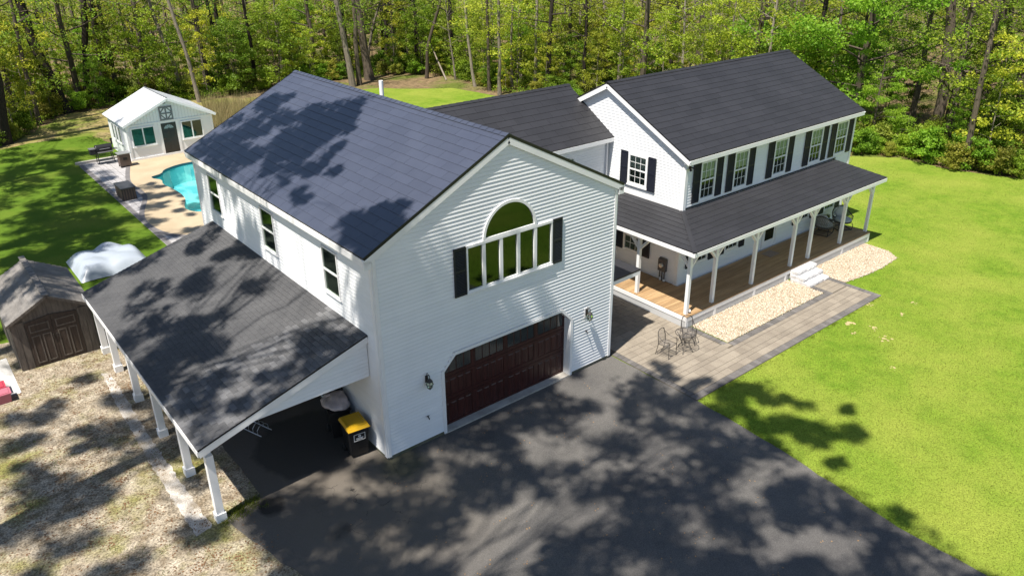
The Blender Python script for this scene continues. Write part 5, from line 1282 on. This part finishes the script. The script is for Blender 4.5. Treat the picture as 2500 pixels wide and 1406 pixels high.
stem([(1428, 200), (1432, 110), (1440, 0)], .14, 'bark_pale', 'ash', 'pale trunk just behind the house gable peak')
stem([(1708, 160), (1714, 80), (1722, 0)], .42, 'bark', 'oak', 'stout grey trunk rising behind the house ridge')
stem([(1697, 158), (1685, 100), (1668, 40)], .10, 'bark_pale', None, 'thin pale stem leaning against the stout grey trunk', H=10)
stem([(1815, 140), (1818, 60), (1820, 0)], .20, 'bark', 'oak', 'brown trunk in the dark gap behind the ridge end')
stem([(2275, 345), (2300, 240), (2312, 150), (2318, 60), (2322, 0)], .38, 'bark', 'oak', 'large mottled trunk beside the front lawn edge')
stem([(2352, 412), (2366, 350), (2385, 260), (2410, 150)], .17, 'bark', 'ash', 'mossy thin trunk growing at the lawn edge')
stem([(2345, 190), (2350, 100), (2365, 0)], .26, 'bark', 'oak', 'grey trunk behind the large mottled trunk')
stem([(2488, 388), (2492, 300), (2496, 200)], .34, 'bark', 'oak', 'wide grey trunk at the far end of the lawn edge')
stem([(2440, 300), (2450, 200), (2462, 90)], .22, 'bark_dark', 'ash', 'dark trunk between the mossy and the wide grey trunks')
plant('maple', 42.6, 8.3, .42, 'young leafy maple tucked behind the end of the porch', cat='tree', var=0)
mp = plant('maple', 44.6, 10.6, 1.2, 'broad bright green maple overhanging the far end of the house', cat='tree', var=0)

FOREST = [(-60, 45), (-12, 46), (-2.3, 47.5), (0.8, 53), (3.4, 56.3), (9, 56), (14.6, 54), (20, 54), (27.5, 54.5), (30, 54.5), (34, 52), (36.5, 48.5), (35.2, 40), (35.5, 36), (37.5, 25), (39, 14), (40.0, 8), (41.6, 5.5), (41.4, 2.8), (41.9, 0.2), (43, -2), (45.5, -6), (52, -13), (62, -26), (140, -40), (200, 40), (160, 200), (-60, 200)]
def inpoly(P, x, y):
    c = False; j = len(P)-1
    for i in range(len(P)):
        if (P[i][1] > y) != (P[j][1] > y) and x < (P[j][0]-P[i][0])*(y-P[i][1])/(P[j][1]-P[i][1])+P[i][0]: c = not c
        j = i
    return c
def edgedist(x, y):
    p = Vector((x, y)); m = 1e9
    for a, b in zip(FOREST[:-5], FOREST[1:-4]):
        a, b = Vector(a), Vector(b); t = max(0, min(1, (p-a).dot(b-a)/(b-a).length_squared)); m = min(m, (p-a.lerp(b, t)).length)
    return m
taken = [(o.location.x, o.location.y) for o in COL.objects if o.get('category') == 'tree']
key_clear = True       # keep the maples' light free
def scatter(n, dmin, dmax, sep, keys, scr, lowpx=460):
    k = 0; tries = 0; mine = []
    while k < n and tries < 60000:
        tries += 1
        # sample along the edge line, then step into the wood
        i = R.randrange(len(FOREST)-5); a, b = Vector(FOREST[i]), Vector(FOREST[i+1])
        if R.random() > (b-a).length/16: continue
        q = a.lerp(b, R.random()); ang = R.random()*6.283; dd = dmin+(dmax-dmin)*R.random()**1.3
        x, y = q.x+math.cos(ang)*dd, q.y+math.sin(ang)*dd
        if not inpoly(FOREST, x, y): continue
        e = edgedist(x, y)
        if e < dmin or e > dmax: continue
        px, py, z = topix((x, y, 3.0))
        if z < 5 or px < -120 or px > 2620: continue
        if 620 < px < 2000 and py > 235: continue
        if lowpx > 1000 and px < lowpx: continue
        if any((x-u)**2+(y-v)**2 < sep*sep for u, v in mine): continue
        if key_clear and sep > 1.2 and (math.hypot(x-44.6, y-10.6) < 3.5 or math.hypot(x-41.5, y-7.5) < 3.5): continue
        if sep > 1.5 and any((x-u)**2+(y-v)**2 < 1.0 for u, v in taken): continue
        key = keys[R.randrange(len(keys))] if not callable(keys) else keys(px)
        o = plant(key, x, y, R.uniform(*scr)); reg = 'beyond the pool house' if px < 690 else 'beyond the rear lawn' if px < 1250 else 'behind the house' if px < 1950 else 'beside the front lawn'
        o['label'] = o['label'].replace('in the woodland understory', 'in the woods '+reg).replace('in the understory', 'in the woods '+reg).replace('among the woods', 'in the woods '+reg).replace('at the woodland edge', 'at the edge of the woods '+reg); o['group'] = o['group']+' '+reg; mine.append((x, y)); k += 1
def bigkey(px):
    u = R.random()
    if 760 < px < 1130: return 'hickory' if u < .6 else 'oak'
    if 1130 <= px < 1720: return 'ash' if u < .62 else ('oak' if u < .85 else 'hickory')
    if px < 700: return 'oak' if u < .42 else ('ash' if u < .82 else 'hickory')
    return 'oak' if u < .55 else ('ash' if u < .8 else 'hickory')
scatter(150, 1.0, 42, 2.6, bigkey, (.75, 1.15))
scatter(190, 0.3, 24, 1.3, lambda px: 'sapling_y' if R.random() < (.65 if 1130 < px < 1900 or px < 500 else .4) else 'sapling', (.5, 1.15))
scatter(130, 0.0, 7, 0.9, ('bush', 'bush', 'bush_y'), (.5, 1.2))
scatter(36, 0.0, 3.0, 0.8, ('bush', 'bush', 'bush_y'), (.3, 1.15), 1900)
# far woods beyond the trees one can tell apart
C = []; Rr = []; tk = MB()
for _ in range(1500):
    px, dist = R.uniform(-200, 2700), R.uniform(96, 150); d = ray(px, 0); h = Vector((d.x, d.y, 0)).normalized(); p = CAM+h*dist
    if inpoly(FOREST, p.x, p.y) and edgedist(p.x, p.y) > 38: C.append((p.x, p.y, R.uniform(.5, 14)*1.0)); Rr.append(R.uniform(1.2, 2.6))
    if R.random() < .12 and inpoly(FOREST, p.x, p.y): tk.tube([(p.x, p.y, 0), (p.x+R.uniform(-.5, .5), p.y+R.uniform(-.5, .5), 16)], [.22, .1], 5)
V, F = leaves(C, Rr, 45, .42, .8); kind(link('distant_woods', npmesh('distant_woods', V, F), 'leaf_green'), 'stuff', 'far green mass of trees deep in the woods')
kind(tk.build('distant_trunks', 'bark'), 'stuff', 'far thin trunks deep in the woods')
# undergrowth along the wood's edge
def under(n, dmax, size, m, name, label, zmax, rad, nl, patch):
    C = []; Rr = []; t = 0
    while len(C) < n and t < 40000:
        t += 1; i = R.randrange(len(FOREST)-5); a, b = Vector(FOREST[i]), Vector(FOREST[i+1])
        if R.random() > (b-a).length/16: continue
        q = a.lerp(b, R.random()); ang = R.random()*6.283; dd = dmax*R.random()**1.4; x, y = q.x+math.cos(ang)*dd, q.y+math.sin(ang)*dd
        if not inpoly(FOREST, x, y): continue
        px, py, z = topix((x, y, 0))
        if z < 5 or px < -60 or px > 2560 or (620 < px < 2000 and py > 240): continue
        if math.sin(x*patch)+math.cos(y*patch*1.3+x*.2) < R.uniform(-1.6, .6): continue
        C.append((x, y, R.uniform(.03, zmax))); Rr.append(rad*R.uniform(.6, 1.5))
    V, F = leaves(C, Rr, nl, size, .5, .8); V[:, 2] = np.maximum(V[:, 2], .02)
    kind(link(name, npmesh(name, V, F), m), 'stuff', label)
under(900, 16, .13, 'leaf_green', 'undergrowth', 'low green undergrowth on the woodland floor', .45, .42, 34, .5)
under(700, 14, .12, 'leaf_yellow', 'undergrowth', 'low yellow green shoots on the woodland floor', .5, .40, 26, .7)
under(500, 30, .11, 'leaf_brown', 'leaf_litter', 'scattered dead brown leaves on the woodland floor', .06, .6, 30, .4)
# dry reeds beside the pool house
V = []; F = []
for _ in range(5200):
    px, py = R.uniform(498, 640), R.uniform(262, 345); p = onz(px, py); h = R.uniform(.7, 1.7); a = R.random()*6.28; w = R.uniform(.012, .025); lx, ly = R.uniform(-.35, .35)*h, R.uniform(-.35, .35)*h; i0 = len(V)
    V += [(p.x-w*math.cos(a), p.y-w*math.sin(a), 0), (p.x+w*math.cos(a), p.y+w*math.sin(a), 0), (p.x+lx, p.y+ly, h)]; F.append((i0, i0+1, i0+2))
kind(link('dry_reeds', npmesh('dry_reeds', V, F), 'reed'), 'stuff', 'pale dry reed grass beside the pool house')
# leaf piles, fallen log
for (px, py), lab in (((222, 262), 'rusty brown leaf pile at the foot of the upright rough trunk'), ((2405, 402), 'small rusty leaf heap under the bushes by the front lawn')):
    p = onz(px, py); V, F = leaves([(p.x+R.uniform(-.6, .6), p.y+R.uniform(-.5, .5), R.uniform(.05, .5)) for _ in range(26)], [.4]*26, 60, .12, .6); V[:, 2] = np.maximum(V[:, 2], .01)
    tag(link('leaf_pile', npmesh('leaf_pile', V, F), 'leaf_brown'), lab, 'leaf pile')
a, b = onz(168, 262), onz(192, 258); lg_ = MB().tube([(a.x, a.y, .3), (b.x+1.2, b.y+.4, .34)], [.26, .22], 8).build('fallen_log', 'bark_dark'); tag(lg_, 'short fallen log lying against the massive leaning tree', 'log')
a, b = onz(1090, 197), onz(1050, 178); lg_ = MB().tube([(a.x, a.y, .02), ((a.x+b.x)/2, (a.y+b.y)/2, 1.6), (b.x, b.y, 3.4)], [.09, .07, .05], 6).build('fallen_pole', 'bark_pale'); tag(lg_, 'thin pale fallen stem propped beside the forked trunk', 'log')

# ------------------------------------------------------------------ tall trees beside and behind the viewpoint: they shade the drive
SHADERS = [('tall_oak', 'tall oak standing left of the driveway entrance', (-12.5, -7.0)), ('tall_oak', 'tall oak beside the dirt yard', (-12.0, 3.0)), ('tall_oak', 'tall oak behind the dirt yard', (-13.0, 13.0)),
           ('tall_oak', 'tall oak beside the shaded lawn', (-12.5, 24.0)), ('tall_oak', 'tall oak at the end of the shaded lawn', (-11.0, 36.0)), ('tall_oak', 'tall oak behind the driveway turn', (-9.5, -22.0))]
cl = {i: [] for i in range(len(SHADERS))}
def shade(P, r, z0=16.5, z1=23.0):
    z = R.uniform(z0, z1); c = Vector(P)+SUN*((z-P[2])/SUN.z)
    px, py, d = topix(c-Vector((0, 0, r)))
    if d > 0 and -60 < px < 2560 and py > -25: return
    if (c-CAM).length < 2.5 or blocked(c, r): return
    i = min(range(len(SHADERS)), key=lambda k: (c.x-SHADERS[k][2][0])**2+(c.y-SHADERS[k][2][1])**2)
    cl[i].append((c, r))
roofL = lambda px, py: onplane(px, py, (-OV, 0, HE), (-(HR-HE), 0, W/2+OV))
roofC = lambda px, py: onplane(px, py, (CX, 0, CZ0), (-(CZ1-CZ0), 0, 4.83))
wallF = lambda px, py: ony(px, py, 0)
wallL = lambda px, py: onplane(px, py, (0, 0, 0), (1, 0, 0))
# spots the sun reaches in the photograph: no leaf cluster stands in their light
SUNNY = [(f(px, py), r) for f, px, py, r in ((roofC, 715, 745, 1.25), (roofC, 650, 835, .85), (roofC, 590, 790, .5), (roofC, 480, 760, .35), (wallL, 740, 640, .9), (wallL, 700, 600, .5), (wallL, 800, 690, .7), (roofL, 1000, 400, 1.5), (roofL, 900, 470, .8), (roofL, 1080, 380, 1.3), (roofL, 960, 300, 1.2), (roofL, 780, 200, 1.2),
         (wallF, 1430, 600, 1.6), (wallF, 1300, 450, 1.2), (wallF, 1450, 800, .7), (onz, 1190, 1385, .95), (onz, 1280, 1265, .45), (onz, 1375, 1255, .5), (onz, 1150, 1290, .35), (onz, 330, 1240, 1.0), (onz, 200, 1010, .7), (onz, 250, 1130, .6), (onz, 1370, 1085, .4), (onz, 1520, 905, .5), (onz, 400, 560, .6), (onz, 350, 420, 1.0), (onz, 2060, 1345, .6), (onz, 1720, 860, 1.2), (onz, 420, 390, 1.2))]
def blocked(c, r):
    for P, q in SUNNY:
        d = c-P; d = d-SUN*d.dot(SUN)
        if d.length < q+r*.45: return True
    return False
def fill(region, n, r, holes=(), surf=None, z0=16.5, z1=23.0):
    """shade a pixel region of the photograph: region is a pixel polygon, holes are sunlit discs (px,py,radius)"""
    xs = [p[0] for p in region]; ys = [p[1] for p in region]; k = t = 0
    while k < n and t < 4000:
        t += 1; px, py = R.uniform(min(xs), max(xs)), R.uniform(min(ys), max(ys))
        if not inpoly(region, px, py) or any((px-a)**2+((py-b)*1.5)**2 < q*q for a, b, q in holes): continue
        P = surf(px, py) if surf else onz(px, py)
        shade((P.x, P.y, P.z), r*R.uniform(.7, 1.25), z0, z1); k += 1
fill([(560, 1275), (950, 1125), (1480, 890), (1700, 985), (1960, 1130), (2200, 1290), (2420, 1420), (2420, 1500), (760, 1500)], 200, .80,
     [(1190, 1385, 130), (1280, 1260, 60), (1380, 1250, 60), (1150, 1290, 40), (1370, 1085, 45), (1640, 1140, 40), (1520, 900, 55), (1240, 1220, 40), (1720, 1300, 30), (1870, 1290, 40), (2060, 1345, 70), (2280, 1400, 60), (880, 1330, 25)])
fill([(1560, 905), (1700, 985), (1760, 945), (1700, 900), (1600, 880)], 7, .45)
fill([(1735, 960), (1800, 935), (1880, 945), (1960, 985), (2000, 1040), (2090, 1050), (2060, 1085), (1960, 1090), (1900, 1080), (1790, 1020)], 22, .42)
for px, py, r in ((1770, 960, .6), (1850, 950, .55), (1800, 1010, .65), (1900, 1020, .6), (1960, 990, .45), (1950, 1060, .65), (2060, 1000, .35), (2085, 1055, .5), (2010, 1050, .5), (1890, 1090, .4), (2040, 1130, .4), (2195, 1250, .4), (1750, 1010, .5), (2100, 1060, .3)):
    P = onz(px, py); shade((P.x, P.y, 0), r)
fill([(940, 1100), (905, 660), (960, 640), (1080, 760), (1120, 900), (1110, 1000)], 24, .5, surf=wallF)
fill([(1085, 1050), (1085, 900), (1370, 770), (1380, 860), (1250, 960)], 22, .5, [(1370, 900, 40)], wallF)
fill([(460, 372), (560, 300), (650, 240), (720, 225), (780, 228), (880, 262), (870, 320), (790, 350), (740, 400), (690, 430), (560, 430)], 95, .55, surf=roofL)
fill([(800, 440), (850, 380), (880, 330), (820, 360), (720, 430), (740, 470)], 9, .36, surf=roofL)
fill([(830, 560), (890, 630), (1010, 520), (985, 490), (930, 480)], 26, .40, surf=roofL)
fill([(760, 500), (840, 500), (700, 440), (640, 440)], 4, .35, surf=roofL)
fill([(520, 545), (640, 640), (760, 740), (620, 830), (500, 1080), (480, 1100), (200, 712)], 50, .60, [(690, 760, 60), (640, 800, 50), (470, 760, 30), (360, 690, 25)], roofC)
fill([(780, 780), (900, 815), (480, 1105), (560, 1000), (700, 870)], 16, .5, [(650, 850, 50)], roofC)
fill([(470, 400), (640, 520), (640, 640), (520, 545)], 9, .42, surf=wallL)
fill([(850, 650), (905, 660), (945, 1100), (900, 800)], 6, .4, surf=wallL)
fill([(0, 930), (270, 880), (480, 1180), (560, 1406), (0, 1406)], 60, .60, [(330, 1240, 60), (200, 1000, 40)])
fill([(0, 640), (200, 600), (200, 860), (0, 900)], 14, .6)
fill([(0, 380), (200, 350), (390, 600), (0, 690)], 165, .85, [(130, 440, 40), (330, 560, 45), (60, 560, 30)], z0=13.5, z1=20)
fill([(320, 430), (480, 430), (490, 560), (420, 590), (350, 540)], 30, .45, [(420, 540, 30)], z0=15, z1=21)
fill([(0, 330), (250, 280), (250, 340), (0, 390)], 10, .8, z0=13.5, z1=20)
for i, (nm, lab, (x, y)) in enumerate(SHADERS):
    t = thing(nm, lab, 'tree', (x, y, 0), 'tall oaks around the driveway', world=True)
    mb = MB(); top = 24.0
    tr_ = [(x+.15*math.sin(k*1.7+i), y+.15*math.cos(k*1.3+i), top*k/10-.05*(k == 0)) for k in range(11)]
    mb.tube(tr_, [.48-.037*k for k in range(11)], 10)
    # a natural crown of its own, high above the picture
    own = [(Vector((x+R.gauss(0, 2.0), y+R.gauss(0, 2.0), R.uniform(17, 25))), .8) for _ in range(30)]
    own = [c for c in own if not blocked(*c)]
    own = [c for c in own if topix(c[0])[1] < -60 or not (-60 < topix(c[0])[0] < 2560) or topix(c[0])[2] < 0]
    allc = cl[i]+own; left = list(range(len(allc)))
    while left:                     # limbs serve groups of neighbouring clusters, twigs leave the limb ends
        k0 = left[0]; g = sorted(left, key=lambda k: (allc[k][0]-allc[k0][0]).length)[:9]; g = [k for k in g if (allc[k][0]-allc[k0][0]).length < 3.2]
        left = [k for k in left if k not in g]; m_ = sum((allc[k][0] for k in g), Vector())/len(g); m_.z -= .5
        hd = math.hypot(m_.x-x, m_.y-y); zb = max(14.6, min(21, m_.z-.5*hd)); k = int(zb/top*10); p = Vector(tr_[k]).lerp(Vector(tr_[k+1]), zb/top*10-k)
        lb = curve(p, m_, R.uniform(.2, 1.0), 7, .35); mb.tube(lb, [.05-.0055*j for j in range(8)], 5, False)
        for k in g: mb.tube(curve(lb[R.randrange(4, 8)], allc[k][0], .15, 4, .12), [.02, .016, .012, .009, .006], 3, False)
    mb.build('trunk', 'bark', t)
    C = []; Rr = []
    for c, r in allc:
        for _ in range(3): C.append((c.x+R.uniform(-.5, .5)*r, c.y+R.uniform(-.5, .5)*r, c.z+R.uniform(-.3, .3)*r)); Rr.append(r*.75)
    V, F = leaves(C, Rr, 46, .22, .6); link('crown', npmesh('crown', V, F), 'leaf_shade', t)

V, F = leaves([(0, 0, .36), (.08, .05, .44), (-.07, .03, .46), (0, -.06, .54)], [.14, .12, .12, .11], 40, .09, 1.0); link('leaves', npmesh('leaves', V, F), 'leaf_green', pln)
MB().tube([(0, 0, .2), (0, 0, .5)], .008, 5).build('stem', 'bark', pln)
# ------------------------------------------------------------------ grass blades on the near lawn
def blades(n, poly, box_, hgt, name, label, m='grass_blade'):
    V = np.zeros((n*3, 3), np.float32); k = 0
    while k < n:
        x, y = R.uniform(box_[0], box_[1]), R.uniform(box_[2], box_[3])
        if R.random() > 1.0/(1+((x-9)/16)**2): continue
        if not inpoly(poly, x, y): continue
        h = hgt*R.uniform(.5, 1.2); a = R.random()*6.283; w = .012+.01*R.random(); ca, sa = math.cos(a)*w, math.sin(a)*w; lx, ly = R.gauss(0, .5)*h, R.gauss(0, .5)*h
        V[3*k] = (x-ca, y-sa, .008); V[3*k+1] = (x+ca, y+sa, .008); V[3*k+2] = (x+lx, y+ly, .012+h); k += 1
    kind(link(name, npmesh(name, V, np.arange(3*n).reshape(-1, 3)), m), 'stuff', label)
LB = [(9.2, -3.85), (21.1, -3.85), (21.1, -2.4), (25.9, -2.5), (26.3, -.4), (27.2, 1.5), (27.2, 7), (39, 7.5), (41, 3), (42, -1), (40, -14), (8.65, -14), (8.6, -10), (8.9, -7.5), (9.15, -5)]
blades(70000, LB, (8.5, 42, -14, 8), .022, 'grass_blades', 'short green blades of the front lawn')
C = []; Rr = []
for _ in range(420):
    x, y = R.uniform(-11, -3.5), R.uniform(-3, 12.1)
    if inpoly(YARD, x, y) and not (-7.3 < x < -4.5 and y > 12): C.append((x, y, .02)); Rr.append(R.uniform(.2, .7))
V, F = leaves(C, Rr, 12, .055, .02, 2.0); V[:, 2] = .020+.012*NR.random(len(V)); kind(link('leaf_litter', npmesh('leaf_litter', V, F), 'leaf_brown'), 'stuff', 'small dead leaves scattered over the dirt yard')
V = []; F = []
def tuft(x, y, n, h, rad):
    for _ in range(n):
        a, b, q = R.random()*6.28, R.random()*6.28, h*R.uniform(.5, 1.2); px_, py_ = x+R.gauss(0, rad), y+R.gauss(0, rad); w = .007; i0 = len(V)
        V.extend([(px_-w*math.cos(a), py_-w*math.sin(a), .012), (px_+w*math.cos(a), py_+w*math.sin(a), .012), (px_+.5*q*math.cos(b), py_+.5*q*math.sin(b), .012+q)]); F.append((i0, i0+1, i0+2))
for _ in range(260):
    x, y = R.uniform(-10, -3.4), R.uniform(-3, 12)
    if inpoly(YARD, x, y) and math.sin(x*1.7)+math.cos(y*1.1+x) > R.uniform(-.5, 1.6): tuft(x, y, 26, .06, .10)
for a, b in zip(DRIVE[9:17], DRIVE[10:18]):
    n = int((Vector(b)-Vector(a)).length*9)
    for k in range(min(n, 140)): q = Vector(a).lerp(Vector(b), R.random()); tuft(q.x+R.uniform(-.03, .10), q.y, 12, .06, .05)
for k in range(120): tuft(R.uniform(9.2, 21), -3.80+R.uniform(-.04, .04), 10, .05, .04)
for k in range(60): x, y = (R.uniform(13.2, 19.2), R.uniform(-2.0, -1.2)) if k < 4 else (R.uniform(-4.6, -3.5), R.uniform(.4, .9)); tuft(x, y, 26, .10, .06)
kind(link('grass_tufts', npmesh('grass_tufts', V, F), 'grass_blade'), 'stuff', 'little grass tufts along the drive and in the dirt yard')
V, F = leaves([(R.uniform(-3, 8.5), R.uniform(-12, -.3), .03) for _ in range(90)], [.25]*90, 3, .05, .02, 2.0); V[:, 2] = .0265+.006*NR.random(len(V))
kind(link('leaf_debris', npmesh('leaf_debris', V, F), 'leaf_brown'), 'stuff', 'a few fallen leaves and catkins on the asphalt')
